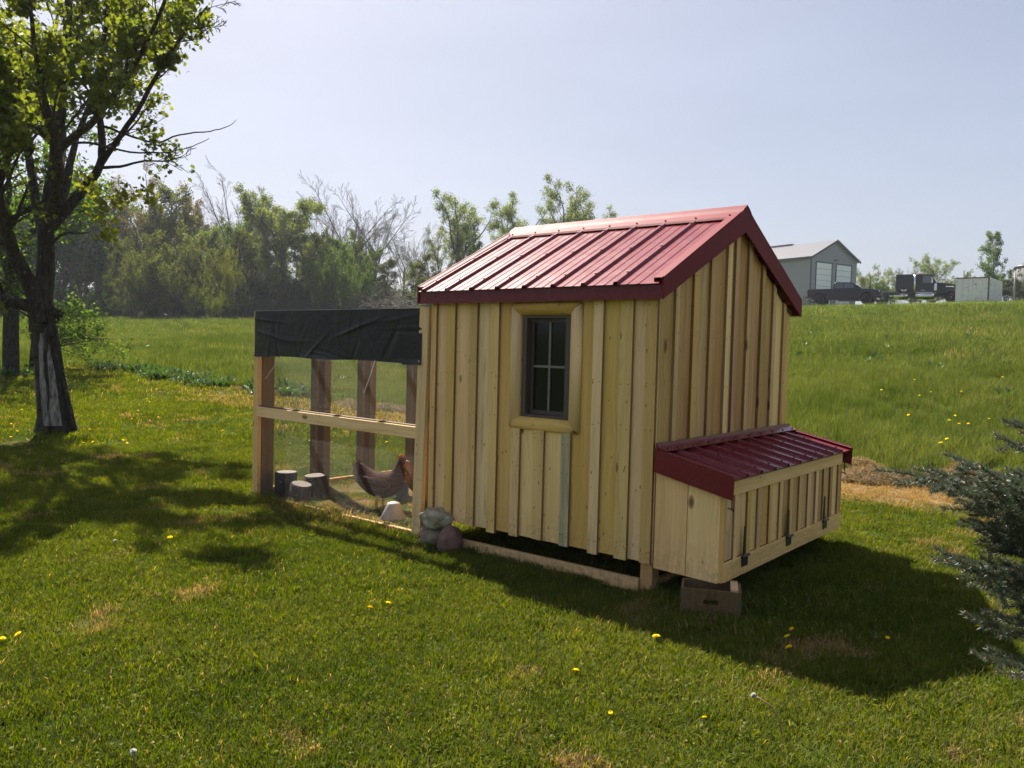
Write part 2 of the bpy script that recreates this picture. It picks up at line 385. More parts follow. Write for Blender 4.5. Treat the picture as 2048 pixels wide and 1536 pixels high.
DRY_MASK_Y = (3.7, 5.5)
def region_masks(t, pos):
    """colour regions of the ground: a strip of raked, dried grass along the field edge, worn patches"""
    sp = t.n('SeparateXYZ'); t.l(pos, sp.inputs[0])
    w = t.math('MULTIPLY', t.math('SUBTRACT', t.noise(pos, .9, 4), .5), 2.2)
    yy = t.math('ADD', sp.outputs[1], w)
    m = t.ramp(t.math('DIVIDE', yy, 8.0), [(.47, (0, 0, 0)), (.53, (1, 1, 1)), (.70, (1, 1, 1)), (.76, (0, 0, 0))])
    mx = t.ramp(t.math('DIVIDE', t.math('ADD', sp.outputs[0], 20.0), 30.0), [(.12, (0, 0, 0)), (.3, (.45, .45, .45)), (.6, (1, 1, 1))])
    dry = t.math('MULTIPLY', m, mx)
    patch = t.ramp(t.noise(pos, 1.25, 4, .6), [(.58, (0, 0, 0)), (.72, (1, 1, 1))])
    near = t.math('LESS_THAN', sp.outputs[1], 5.3)
    patch = t.math('MULTIPLY', patch, near)
    run = t.n('VectorMath', operation='DISTANCE'); t.l(pos, run.inputs[0]); run.inputs[1].default_value = (-3.3, .9, 0)
    rm = t.ramp(t.math('DIVIDE', run.outputs['Value'], 3.0), [(.2, (1, 1, 1)), (.5, (0, 0, 0))])
    rm = t.math('MULTIPLY', rm, t.ramp(t.noise(pos, 3.0, 4), [(.42, (0, 0, 0)), (.55, (1, 1, 1))]))
    return dry, patch, rm

def grass_mat(name, dark, mid, light, dryc=(.37, .245, .14), trans=.45, dryk=1.0, meadow=False):
    t = NT(name); geo = t.n('NewGeometry'); pos = geo.outputs['Position']; rnd = geo.outputs['Random Per Island']; oi = t.n('ObjectInfo').outputs['Random']
    n1 = t.noise(pos, .22 if meadow else .55, 5, .65); n2 = t.noise(pos, 3.5 if not meadow else 1.6, 3)
    f = t.math('ADD', t.math('MULTIPLY', n1, .75), t.math('ADD', t.math('MULTIPLY', n2, .4), t.math('ADD', t.math('MULTIPLY', rnd, .35), t.math('MULTIPLY', oi, .12))))
    c = t.ramp(f, [(.48, dark), (.78, mid), (1.02, light)])
    dry, patch, rm = region_masks(t, pos)
    thr = t.math('GREATER_THAN', rnd, .975 if meadow else .945)                        # single dead blades everywhere
    if not meadow:
        dd = t.math('ADD', t.math('MULTIPLY', dry, .92), t.math('ADD', t.math('MULTIPLY', patch, .75), t.math('MULTIPLY', rm, .7)))
    else:
        dd = t.math('MULTIPLY', t.ramp(t.noise(t.mapv(pos, (1, 1, .2)), .33, 4, .7), [(.55, (0, 0, 0)), (.68, (1, 1, 1))]), .5)
    q = t.math('LESS_THAN', t.math('FRACT', t.math('MULTIPLY', rnd, 7.31)), t.math('MULTIPLY', dd, dryk))
    q = t.math('MAXIMUM', q, t.math('MULTIPLY', thr, 1.0))
    dc = t.mix(t.math('FRACT', t.math('MULTIPLY', rnd, 13.7)), tuple(x*.6 for x in dryc), tuple(x*1.15 for x in dryc))
    c = t.mix(q, c, dc)
    d = t.n('BsdfDiffuse'); t.l(c, d.inputs['Color']); tr = t.n('BsdfTranslucent')
    b = t.n('HueSaturation'); b.inputs['Value'].default_value = 1.45; b.inputs['Saturation'].default_value = 1.1; t.l(t.mix(1.0, c, (1, 1, .55), blend='MULTIPLY'), b.inputs['Color']); t.l(b.outputs[0], tr.inputs['Color'])
    ms = t.n('MixShader'); ms.inputs[0].default_value = trans; t.l(d.outputs[0], ms.inputs[1]); t.l(tr.outputs[0], ms.inputs[2])
    gl = t.n('BsdfGlossy'); gl.inputs['Roughness'].default_value = .6; gl.inputs['Color'].default_value = (.8, .9, .6, 1); m2 = t.n('MixShader'); m2.inputs[0].default_value = .015
    t.l(ms.outputs[0], m2.inputs[1]); t.l(gl.outputs[0], m2.inputs[2]); t.l(m2.outputs[0], t.out.inputs[0]); return t.mat
LAWN = grass_mat('lawn_blade', (.040, .066, .010), (.090, .116, .016), (.155, .165, .032))
MEADOW = grass_mat('meadow_blade', (.034, .058, .013), (.080, .105, .024), (.155, .168, .062), (.30, .25, .13), meadow=True)
STRAW = grass_mat('straw', (.17, .11, .05), (.26, .17, .08), (.36, .26, .14), (.30, .21, .11), .2)

def ground_mat():
    t = NT('ground_soil_and_thatch'); pos = t.n('NewGeometry').outputs['Position']
    n1 = t.noise(pos, .55, 4, .6); n2 = t.noise(pos, 14, 5, .7); n3 = t.noise(pos, 90, 3, .7)
    f = t.math('ADD', t.math('MULTIPLY', n1, .6), t.math('ADD', t.math('MULTIPLY', n2, .4), t.math('MULTIPLY', n3, .3)))
    green = t.ramp(f, [(.4, (.022, .034, .008)), (.65, (.048, .07, .014)), (.85, (.085, .10, .025))])
    dry, patch, rm = region_masks(t, pos)
    soil = t.ramp(t.math('ADD', t.math('MULTIPLY', n2, .5), t.math('MULTIPLY', n3, .5)), [(.35, (.09, .055, .028)), (.65, (.30, .21, .10))])
    m = t.math('MAXIMUM', t.math('MAXIMUM', dry, t.math('MULTIPLY', patch, .6)), t.math('MULTIPLY', rm, .8))
    c = t.mix(m, green, soil)
    at = t.n('Attribute', attribute_name='field'); me = at.outputs['Fac']
    fld = t.ramp(t.math('ADD', t.math('MULTIPLY', t.noise(t.mapv(pos, (1, 1, 1)), .12, 5, .65), .6), t.math('MULTIPLY', n2, .4)), [(.35, (.045, .085, .015)), (.52, (.08, .125, .022)), (.7, (.12, .14, .04))])
    c = t.mix(me, c, fld)
    gr = t.n('Attribute', attribute_name='gravel').outputs['Fac']
    c = t.mix(gr, c, t.ramp(n2, [(.4, (.22, .20, .17)), (.6, (.36, .33, .28))]))
    return t.principled(c, 1.0, 0, .0, t.bump(t.math('ADD', n2, n3), .8, .02))
GROUND = ground_mat()
# ------------------------------------------------------------------ ground sheet
def build_ground():
    rs = [0.0]+list(np.concatenate([np.linspace(.5, 20, 60), np.geomspace(20.5, 1500, 110)]))
    na = 300; V = [(CAM[0], CAM[1], tz(CAM[0], CAM[1]))]; rr = np.array(rs[1:]); aa = np.linspace(0, 2*PI, na, endpoint=False)
    R, A = np.meshgrid(rr, aa, indexing='ij'); X = CAM[0]+R*np.cos(A); Y = CAM[1]+R*np.sin(A); Z = terr(X, Y)
    near = np.clip((R-1)/4, 0, 1)
    bump = .012*np.sin(X*1.7+Y*.9)*np.cos(Y*1.3)+.05*np.clip((R-20)/30, 0, 1)*np.sin(X*.31+2)*np.sin(Y*.27)
    Z = Z+bump*np.clip((R-8)/6, 0, 1)
    V = np.concatenate([np.array(V), np.stack([X, Y, Z], -1).reshape(-1, 3)])
    i, j = np.meshgrid(np.arange(len(rr)-1), np.arange(na), indexing='ij'); j2 = (j+1) % na
    Q = np.stack([1+i*na+j, 1+(i+1)*na+j, 1+(i+1)*na+j2, 1+i*na+j2], -1).reshape(-1, 4)
    T = np.stack([np.zeros(na, int), 1+np.arange(na), 1+(np.arange(na)+1) % na], -1)
    me = np_mesh('ground', V, [Q, T], GROUND, True)
    x, y = V[:, 0], V[:, 1]; r = np.hypot(x-CAM[0], y-CAM[1]); a = (np.arctan2(y-CAM[1], x-CAM[0])-YAW+np.pi) % (2*np.pi)-np.pi
    fld = is_meadow(x, y).astype(np.float32)
    at = me.attributes.new('field', 'FLOAT', 'POINT'); at.data.foreach_set('value', fld)
    gr = (np.clip(1-np.abs(r-76)/3.5, 0, 1) > 0)*((a < -.1) & (a > -.55))*1.0
    at = me.attributes.new('gravel', 'FLOAT', 'POINT'); at.data.foreach_set('value', gr.astype(np.float32))
    o = link('ground', me); tag(o, kind='structure')
build_ground()

# ------------------------------------------------------------------ grass: tufts of blades scattered by geometry nodes
def tuft_mesh(name, mat, nb, rad, h0, h1, w, lean, seed, leafy=0, curl=.5, heads=0):
    g = np.random.default_rng(seed); V = []; F3 = []; F4 = []
    for i in range(nb):
        rr = rad*math.sqrt(g.random()); a = g.random()*2*PI; bx, by = rr*math.cos(a), rr*math.sin(a)
        h = g.uniform(h0, h1); da = g.random()*2*PI; ln = lean*g.random()*h*1.2; dx, dy = math.cos(da), math.sin(da)
        sa = da+PI/2+g.normal()*.6; sx, sy = math.cos(sa)*w*.5, math.sin(sa)*w*.5
        b = len(V); hh = h*(1-.35*lean*g.random())
        V += [(bx-sx, by-sy, -.01), (bx+sx, by+sy, -.01), (bx+dx*ln*.35-sx*.85, by+dy*ln*.35-sy*.85, hh*.55), (bx+dx*ln*.35+sx*.85, by+dy*ln*.35+sy*.85, hh*.55), (bx+dx*ln, by+dy*ln, hh*(1-curl*.35*g.random()))]
        F4.append((b, b+1, b+3, b+2)); F3.append((b+2, b+3, b+4))
    for i in range(leafy):
        rr = rad*math.sqrt(g.random()); a = g.random()*2*PI; bx, by = rr*math.cos(a), rr*math.sin(a); z = g.uniform(.25, .75)*h0
        s = g.uniform(.006, .012); t = g.uniform(0, 2*PI); c, sn = math.cos(t)*s, math.sin(t)*s; b = len(V); tl = g.normal()*.4*s
        V += [(bx+c, by+sn, z+tl), (bx-sn, by+c, z), (bx-c, by-sn, z-tl), (bx+sn, by-c, z)]
        F4.append((b, b+1, b+2, b+3))
    me = np_mesh(name, np.array(V), [np.array(F4), np.array(F3)], mat)
    return bpy.data.objects.new(name, me)

def scatter(name, pts, variants, scales, label_kind='stuff', seed=1, tilt=.12):
    """one object: a point cloud carrying tufts"""
    g = np.random.default_rng(seed); n = len(pts)
    me = bpy.data.meshes.new(name); me.vertices.add(n); me.vertices.foreach_set('co', np.asarray(pts, np.float32).ravel())
    rot = np.stack([g.normal(0, tilt, n), g.normal(0, tilt, n), g.uniform(0, 2*PI, n)], -1).astype(np.float32)
    a = me.attributes.new('rot', 'FLOAT_VECTOR', 'POINT'); a.data.foreach_set('vector', rot.ravel())
    a = me.attributes.new('scl', 'FLOAT', 'POINT'); a.data.foreach_set('value', np.asarray(scales, np.float32))
    a = me.attributes.new('pick', 'INT', 'POINT'); a.data.foreach_set('value', g.integers(0, len(variants), n).astype(np.int32))
    me.update(); o = link(name, me); tag(o, kind=label_kind)
    ng = bpy.data.node_groups.new(name+'_nodes', 'GeometryNodeTree')
    ng.interface.new_socket('Geometry', in_out='INPUT', socket_type='NodeSocketGeometry'); ng.interface.new_socket('Geometry', in_out='OUTPUT', socket_type='NodeSocketGeometry')
    N = ng.nodes; gi = N.new('NodeGroupInput'); go = N.new('NodeGroupOutput')
    m2p = N.new('GeometryNodeMeshToPoints'); iop = N.new('GeometryNodeInstanceOnPoints'); jn = N.new('GeometryNodeJoinGeometry')
    for v in reversed(variants):
        oi = N.new('GeometryNodeObjectInfo'); oi.inputs['Object'].default_value = v; oi.inputs['As Instance'].default_value = True; ng.links.new(oi.outputs['Geometry'], jn.inputs[0])
    def attr(nm, dt):
        q = N.new('GeometryNodeInputNamedAttribute'); q.data_type = dt; q.inputs['Name'].default_value = nm; return q.outputs['Attribute']
    iop.inputs['Pick Instance'].default_value = True
    ng.links.new(gi.outputs[0], m2p.inputs['Mesh']); ng.links.new(m2p.outputs[0], iop.inputs['Points']); ng.links.new(jn.outputs[0], iop.inputs['Instance'])
    ng.links.new(attr('pick', 'INT'), iop.inputs['Instance Index']); ng.links.new(attr('rot', 'FLOAT_VECTOR'), iop.inputs['Rotation']); ng.links.new(attr('scl', 'FLOAT'), iop.inputs['Scale'])
    ng.links.new(iop.outputs[0], go.inputs[0])
    md = o.modifiers.new('scatter', 'NODES'); md.node_group = ng
    return o

def ring_points(r0, r1, dens, a0, a1, seed):
    g = np.random.default_rng(seed); area = (a1-a0)/2*(r1*r1-r0*r0); n = int(area*dens)
    r = np.sqrt(g.uniform(r0*r0, r1*r1, n)); a = YAW+g.uniform(a0, a1, n)
    return CAM[0]+r*np.cos(a), CAM[1]+r*np.sin(a)

def in_poly_footprint(x, y):
    """where nothing grows: under posts, stones, trunk"""
    return (np.hypot(x+10.15, y-.38) < .3)

def lawn_noise(x, y): return np.sin(x*1.9+np.sin(y*1.3)*1.5)*np.sin(y*2.3+np.sin(x*1.1)*1.7)

lawn_v = [tuft_mesh('lawn_tuft', LAWN, 120, .11, .022, .055, .0042, .9, 100+k, leafy=12 if k % 2 else 2) for k in range(6)]
lawn_f = [tuft_mesh('lawn_tuft_far', LAWN, 90, .22, .025, .055, .009, .9, 200+k) for k in range(3)]
xs, ys = [], []; sc = []
for (r0, r1, d, wd, s) in ((0, 5, 240, PI, 1.0), (5, 8, 150, 1.5, 1.05), (8, 12, 90, 1.15, 1.15)):
    x, y = ring_points(r0, r1, d, -wd, wd, int(r0*10)); k = ~is_meadow(x, y-.1) & ~in_poly_footprint(x, y); x, y = x[k], y[k]
    h = 1+.17*lawn_noise(x, y)
    dry = ((y > 3.9) & (y < 5.4) & (x > -12)).astype(float); h = h*(1-.35*dry)
    run = ((x > -4.5) & (x < -2.2) & (y > 0) & (y < 2.2)); under = ((x > -2.1) & (x < 0) & (y > .1) & (y < 2.2))
    h = np.where(run, h*.55, h); keep = rng.random(len(x)) > (run*.3)
    # longer fringe the mower misses along the timber and the posts
    fr = ((np.abs(y+.05) < .10) & (x > -4.6) & (x < -2.0)) | ((np.hypot(x-.43, y+.02) < .35) & (y < .15)); low_ = (np.abs(y+.09) < .09) & (x > -1.9) & (x < 0); h = np.where(fr, h*1.5, np.where(low_, h*.7, h))
    xs.append(x[keep]); ys.append(y[keep]); sc.append((s*h)[keep])
x = np.concatenate(xs); y = np.concatenate(ys)
scatter('lawn_grass', np.stack([x, y, terr(x, y)], -1), lawn_v, np.concatenate(sc), seed=3)
xs, ys, sc = [], [], []
for (r0, r1, d, wd, s) in ((12, 18, 34, .75, 1.1), (18, 32, 15, .75, 1.4)):
    x, y = ring_points(r0, r1, d, -wd*.5, wd, int(r0*10)); k = ~is_meadow(x, y-.1) & ~in_poly_footprint(x, y); x, y = x[k], y[k]
    xs.append(x); ys.append(y); sc.append(s*(1+.2*lawn_noise(x, y)))
x = np.concatenate(xs); y = np.concatenate(ys)
scatter('far_lawn_grass', np.stack([x, y, terr(x, y)], -1), lawn_f, np.concatenate(sc), seed=4)

# meadow: long unmown grass
mead_v = [tuft_mesh('meadow_tuft', MEADOW, 150, .20, .15, .34, .0052, .55, 300+k, curl=.8) for k in range(5)]
mead_f = [tuft_mesh('meadow_tuft_far', MEADOW, 130, .5, .14, .32, .010, .6, 400+k, curl=.8) for k in range(3)]
mead_ff = [tuft_mesh('meadow_tuft_distant', MEADOW, 130, 1.1, .14, .30, .020, .6, 500+k, curl=.8) for k in range(3)]
for nm, rings, var, sd_ in (('meadow_grass', ((8, 14, 34, 1.0), (14, 22, 20, 1.05)), mead_v, 5), ('middle_meadow_grass', ((22, 32, 7, 1.), (32, 48, 3.6, 1.1)), mead_f, 6), ('far_meadow_grass', ((48, 72, 1.0, 1.0), (72, 100, .75, 1.1)), mead_ff, 7)):
    xs, ys, sc = [], [], []
    for (r0, r1, d, s) in rings:
        x, y = ring_points(r0, r1, d, -.72, .72, int(r0)); k = is_meadow(x, y)
        a = (np.arctan2(y-CAM[1], x-CAM[0])-YAW); rr = np.hypot(x-CAM[0], y-CAM[1]); k &= ~((rr > 72) & (a < -.08)); x, y = x[k], y[k]
        e = np.clip((y-edge_y(x))/1.2, 0, 1); e = np.where(x < -20, 1, e)
        c_ = np.clip((np.hypot(x-CAM[0], y-CAM[1])-58)/8, 0, 1)*((np.arctan2(y-CAM[1], x-CAM[0])-YAW) < .0); xs.append(x); ys.append(y); sc.append(s*(.72+.28*e)*(1+.22*lawn_noise(x*.35, y*.35))*(1-.5*c_))
    x = np.concatenate(xs); y = np.concatenate(ys)
    scatter(nm, np.stack([x, y, terr(x, y)], -1), var, np.concatenate(sc), seed=sd_)
# ------------------------------------------------------------------ chicken coop
coop = thing('chicken_coop', (0, 0, 0), 'pine board and batten chicken coop with dark red metal roof and one window', 'chicken coop')
NAILS = MB()
def vboard(name, mat, parent, plane, a0, a1, z0, t0, t1, off, thick, wob=.0015):
    """vertical board. plane 'x': lies on the wall y=const facing -y ; plane 'y': on the gable x=const facing +x.
    a0,a1 extent along the wall, z0 bottom, t0/t1 top at a0/a1, off = inner face, thick outward"""
    g = [random.uniform(-wob, wob) for _ in range(4)]; zb = z0+random.uniform(-.006, .004)
    a = [a0+g[0], a1+g[1], a1+g[2], a0+g[3]]; c = .0022
    ox, oz = (a0+a1)/2, z0
    if plane == 'x': P = lambda u, d, z: (u-ox, -d, z-oz); L = (ox, off, oz)
    else: P = lambda u, d, z: (d, u-ox, z-oz); L = (off, ox, oz)
    b = MB()
    prof0 = [(a[0], 0), (a[1], 0), (a[1], thick-c), (a[1]-c, thick), (a[0]+c, thick), (a[0], thick-c)]
    prof1 = [(a[3], 0), (a[2], 0), (a[2], thick-c), (a[2]-c, thick), (a[3]+c, thick), (a[3], thick-c)]
    def top(u): return t0+(t1-t0)*(u-a0)/(a1-a0)
    b.loft([[P(u, d, zb) for u, d in prof0], [P(u, d, top(u)) for u, d in prof1]])
    if 'batten' in name: b.m = [0, 1, 1, 0, 0, 1, 0, 0]; mat = [mat, EDGE_SHADE]  # side faces take the painted edge shade
    return b.build(name, mat, parent, loc=L)

def hboard(name, mat, parent, p0, p1, w, th, nrm, up=(0, 0, 1)):
    """straight timber from p0 to p1, w across (along up), th along nrm; grain along it"""
    p0, p1 = Vector(p0), Vector(p1); Z = (p1-p0); L = Z.length; Z.normalize(); Y = Vector(nrm).normalized(); Y = (Y-Z*Y.dot(Z)).normalized(); X = Y.cross(Z)
    b = MB(); c = min(.003, th*.2)
    pr = [(-w/2+c, -th/2), (w/2-c, -th/2), (w/2, -th/2+c), (w/2, th/2-c), (w/2-c, th/2), (-w/2+c, th/2), (-w/2, th/2-c), (-w/2, -th/2+c)]
    b.prism(pr, 2, 0, L)
    o = b.build(name, mat, parent); m = Matrix((X, Y, Z)).transposed().to_4x4(); m.translation = p0; o.matrix_local = m
    return o

ZB, ZT, LW, WW = .235, 1.955, 2.07, 2.235      # wall bottom, top, length, gable width
PK = 2.60                                     # gable peak of the boards
def nail(x, y, z, n): NAILS.disc((x, y, z), n, .0042, 5)
mats_f = [PINE, PINE, PINE_BLUE, PINE, PINE, PINE, PINE, PINE, PINE_BLUE, PINE]
# battens on the front wall: (x0, x1, top?, material)
FB = [(-2.035, -1.988, 1), (-1.87, -1.785, 1), (-1.632, -1.553, 1), (-1.420, -1.337, 1), (-1.198, -1.115, 0), (-.985, -.895, 0), (-.742, -.663, 0), (-.50, -.42, 1), (-.288, -.19, 1), (-.092, -.010, 1)]
seams = [-2.07, -1.83, -1.592, -1.378, -1.156, -.94, -.702, -.46, -.24, 0.0]
for i in range(9):
    a0, a1 = seams[i]+.003, seams[i+1]-.003
    if i == 8: a1 = -.004
    mt = mats_f[i]
    if i in (4, 5): # window opening
        vboard('wall_board', mt, coop, 'x', a0, a1, ZB, 1.085, 1.085, .021, .02)
        vboard('wall_board', mt, coop, 'x', a0, a1, 1.865, ZT, ZT, .021, .02)
    else: vboard('wall_board', mt, coop, 'x', a0, a1, ZB, ZT, ZT, .021, .02)
vboard('wall_board', PINE, coop, 'x', -1.153, -1.125, 1.085, 1.865, 1.865, .021, .02)
for (x0, x1, full) in FB:
    mt = random.choice([PINE, PINE, PINE_BLUE]); top = ZT-.004 if full else 1.03
    if x0 == -.742: mt = PINE_BLUE2
    if x0 == -.288: mt = PINE_BLUE
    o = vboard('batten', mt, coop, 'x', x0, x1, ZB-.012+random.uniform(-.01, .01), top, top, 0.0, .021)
    if mt is PINE_BLUE2: tag(o, 'blue-grey stained batten below the window')
    zs = [.29, .31, 1.10 if full else .95, 1.4 if full else .75, 1.91 if full else .99]
    for z in zs:
        for xx in (x0+.018, x1-.018): nail(xx+random.uniform(-.006, .006), -.0225, z+random.uniform(-.02, .02), (0, -1, 0))
# gable wall
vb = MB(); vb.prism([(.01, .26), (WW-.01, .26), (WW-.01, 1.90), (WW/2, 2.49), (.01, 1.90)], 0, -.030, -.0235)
vb.build('gable_backing', DARKGAP, coop)  # added dark sheet, stands in for the unlit inside behind the gaps
def gtop(y): return 1.945+(PK-1.945)*(1-abs(y-WW/2)/(WW/2))-.02
GB = [(.165, .225), (.42, .488), (.672, .742), (.935, 1.005), (1.07, 1.127), (1.305, 1.37), (1.575, 1.64), (1.81, 1.87), (2.045, 2.095)]
ed = [0.0]+[b[1] for b in GB]+[WW]
gz0 = .955
for i in range(len(ed)-1):
    a0 = ed[i]+(.022 if i else .004); a1 = ed[i+1]-.010 if i < len(ed)-2 else WW
    if a0 < WW/2 < a1:
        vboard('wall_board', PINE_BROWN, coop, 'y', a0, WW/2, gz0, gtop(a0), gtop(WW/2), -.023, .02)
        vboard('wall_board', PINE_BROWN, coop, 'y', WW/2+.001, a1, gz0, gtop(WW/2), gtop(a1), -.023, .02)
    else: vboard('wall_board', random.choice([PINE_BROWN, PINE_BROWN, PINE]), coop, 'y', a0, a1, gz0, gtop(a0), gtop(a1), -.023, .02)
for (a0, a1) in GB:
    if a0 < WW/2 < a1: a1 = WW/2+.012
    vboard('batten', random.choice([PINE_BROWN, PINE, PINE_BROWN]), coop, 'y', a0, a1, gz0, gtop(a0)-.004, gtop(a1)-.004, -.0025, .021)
    for z in (1.03, 1.36, 1.72, gtop(a0)-.05):
        for yy in (a0+.015, a1-.015): nail(.0195, yy, z+random.uniform(-.02, .02), (1, 0, 0))
NAILS.build('nail_heads', NAIL, coop)['kind'] = 'stuff'
# far walls (back, left end) and floor
for i in range(9): vboard('wall_board', PINE, coop, 'x', seams[i]+.003, seams[i+1]-.003, ZB, ZT, ZT, WW+.0, .02)
for i in range(10):
    a0, a1 = .004+i*.2233, (i+1)*.2233-.002
    if a0 < WW/2 < a1: t = gtop(a0)
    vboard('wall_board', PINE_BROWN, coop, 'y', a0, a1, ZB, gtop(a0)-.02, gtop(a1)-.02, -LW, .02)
fl = MB(); fl.box((-LW+.03, .03, .27), (-.035, WW-.03, .30)); fl.build('floor_panel', OLDWOOD, coop)
# floor joists and legs
hboard('floor_joist', SPRUCE_W, coop, (-LW+.03, .06, .245), (-.04, .06, .245), .045, .04, (0, 1, 0))
for (x, y) in ((-.105, .0), (-.105, WW-.09), (-LW+.02, WW-.09), (-LW+.02, .03)):
    if (x, y) == (-LW+.02, .03): continue
    o = hboard('leg', SPRUCE_W, coop, (x+.045, y+.07, -.02), (x+.045, y+.07, .236), .09, .09, (0, 1, 0))
hboard('base_rail', SPRUCE_W, coop, (-1.95, .022, .048), (-.107, .022, .058), .102, .04, (0, 1, 0))
hboard('base_rail', SPRUCE_W, coop, (-LW, WW-.05, .045), (-.107, WW-.05, .045), .09, .04, (0, 1, 0))
hboard('base_rail', SPRUCE_W, coop, (-.06, .13, .045), (-.06, WW-.1, .045), .09, .04, (1, 0, 0))

# roof
RK0, RK1 = -2.135, .055                         # rake ends
EY, EZ, RY, RZ = -.075, 2.035, WW/2, 2.635    # eave and ridge
FYE = WW+.075
def slope_frame(side):
    p0 = Vector((0, EY if side < 0 else FYE, EZ)); p1 = Vector((0, RY, RZ)); d = (p1-p0); L = d.length; d.normalize()
    n = Vector((1, 0, 0)).cross(d) if side < 0 else d.cross(Vector((1, 0, 0)))
    return p0, d, L, n
RIBS = [.0-.2535*k for k in range(1, 9)]
def rib_profile(x0, x1):
    """height profile across the sheet between x0 and x1"""
    pts = []; xs_ = [x0]
    prof = [(x0, 0.0)]
    ribs = [-.2745-.2535*k for k in range(0, 8)]
    for r in sorted(ribs+[r+.085 for r in ribs]+[r+.165 for r in ribs]+[-.2745+.2535-.17+.085]):
        main = any(abs(r-q) < 1e-6 for q in ribs)
        if r-.03 < x0 or r+.03 > x1: continue
        if main: prof += [(r-.026, 0), (r-.011, .021), (r+.011, .021), (r+.026, 0)]
        else: prof += [(r-.008, 0), (r-.003, .0035), (r+.003, .0035), (r+.008, 0)]
    prof.append((x1, 0)); return prof
for side in (-1, 1):
    p0, d, L, n = slope_frame(side)
    cuts = [RK0+.03, -1.42, -.665, RK1-.02]
    for i in range(3):
        pr = rib_profile(cuts[i]+(0 if i == 0 else .001), cuts[i+1]); b = MB()
        top0 = [p0-d*.035+n*(h+.012)+Vector((x, 0, 0)) for x, h in pr]; top1 = [p0+d*(L-.02)+n*(h+.012)+Vector((x, 0, 0)) for x, h in pr]
        k = len(pr); bot0 = [v-n*.0015 for v in top0]; bot1 = [v-n*.0015 for v in top1]
        b.add(top0+top1+bot0+bot1, [(j, j+1, k+j+1, k+j) for j in range(k-1)]+[(2*k+j+1, 2*k+j, 3*k+j, 3*k+j+1) for j in range(k-1)]+[(j, 2*k+j, 2*k+j+1, j+1) for j in range(k-1)])
        rp = b.build('roof_panel', RED, coop)
        s = MB()
        for r in [-.2745-.2535*q for q in range(8)]:
            if cuts[i] < r < cuts[i+1]:
                for tt in (.10, .47, .83):
                    c = p0+d*(L*tt)+n*.033+Vector((r, 0, 0)); s.tube([c, c+n*.008], .007, 6)
        if s.v: s.build('roof_screws', SCREW, rp)['kind'] = 'stuff'
# ridge cap
b = MB(); sl = (RZ-EZ)/(RY-EY); w1, w2 = .055, .175
pf = [(RY-w2, RZ-w2*sl+.030), (RY-w2+.012, RZ-(w2-.012)*sl+.042), (RY-w1-.03, RZ-(w1+.03)*sl+.046), (RY-w1, RZ-w1*sl+.058), (RY, RZ+.064), (RY+w1, RZ-w1*sl+.058), (RY+w1+.03, RZ-(w1+.03)*sl+.046), (RY+w2-.012, RZ-(w2-.012)*sl+.042), (RY+w2, RZ-w2*sl+.030)]
low = [(y, z-.004) for y, z in pf][::-1]
b.prism(pf+low, 0, RK0-.012, RK1+.012); b.build('ridge_cap', RED_TRIM, coop)
s = MB()
for r in [-.2745-.2535*q for q in range(8)]+[RK1-.06, RK0+.05]:
    for sg in (-1, 1): c = Vector((r, RY+sg*(w2-.03), RZ-(w2-.03)*sl+.042)); s.tube([c, c+Vector((0, 0, .010))], .007, 6)
s.build('ridge_screws', SCREW, coop)['kind'] = 'stuff'
# eave fascias: tall folded strip
for yy, sg in ((EY+.012, -1), (FYE-.012, 1)):
    b = MB(); b.box((RK0+.01, min(yy, yy+sg*.012), 1.935), (RK1-.004, max(yy, yy+sg*.012), 2.034)); b.build('eave_fascia', RED, coop)
# rake trims: face board and top flange
for xx, sg in ((RK1, 1), (RK0, -1)):
    for side in (-1, 1):
        ye = EY-.012 if side < 0 else FYE+.012; ze = EZ-.006
        b = MB(); ym = RY
        x0, x1 = sorted((xx-sg*.004, xx+sg*.008))
        b.prism([(ye, ze-.095), (ym, RZ-.165+.03), (ym, RZ+.050), (ye, ze+.046)], 0, x0, x1)
        x2, x3 = sorted((xx-sg*.065, xx-sg*.0041))
        b.prism([(ye, ze+.036), (ym, RZ+.040), (ym, RZ+.0445), (ye, ze+.0405)], 0, x2, x3)
        x4, x5 = sorted((xx-sg*.065, xx-sg*.061))
        b.prism([(ye, ze+.012), (ym, RZ+.016), (ym, RZ+.0400), (ye, ze+.0360)], 0, x4, x5)
        b.build('rake_trim', RED_TRIM, coop)
for yy in (.03, WW-.075):                      # rafter tails
    hboard('rafter_tail', OLDWOOD, coop, (-.02, yy, 1.985), (-.02, yy-.0001+(-.06 if yy < 1 else .105), 1.955), .05, .035, (1, 0, 0))

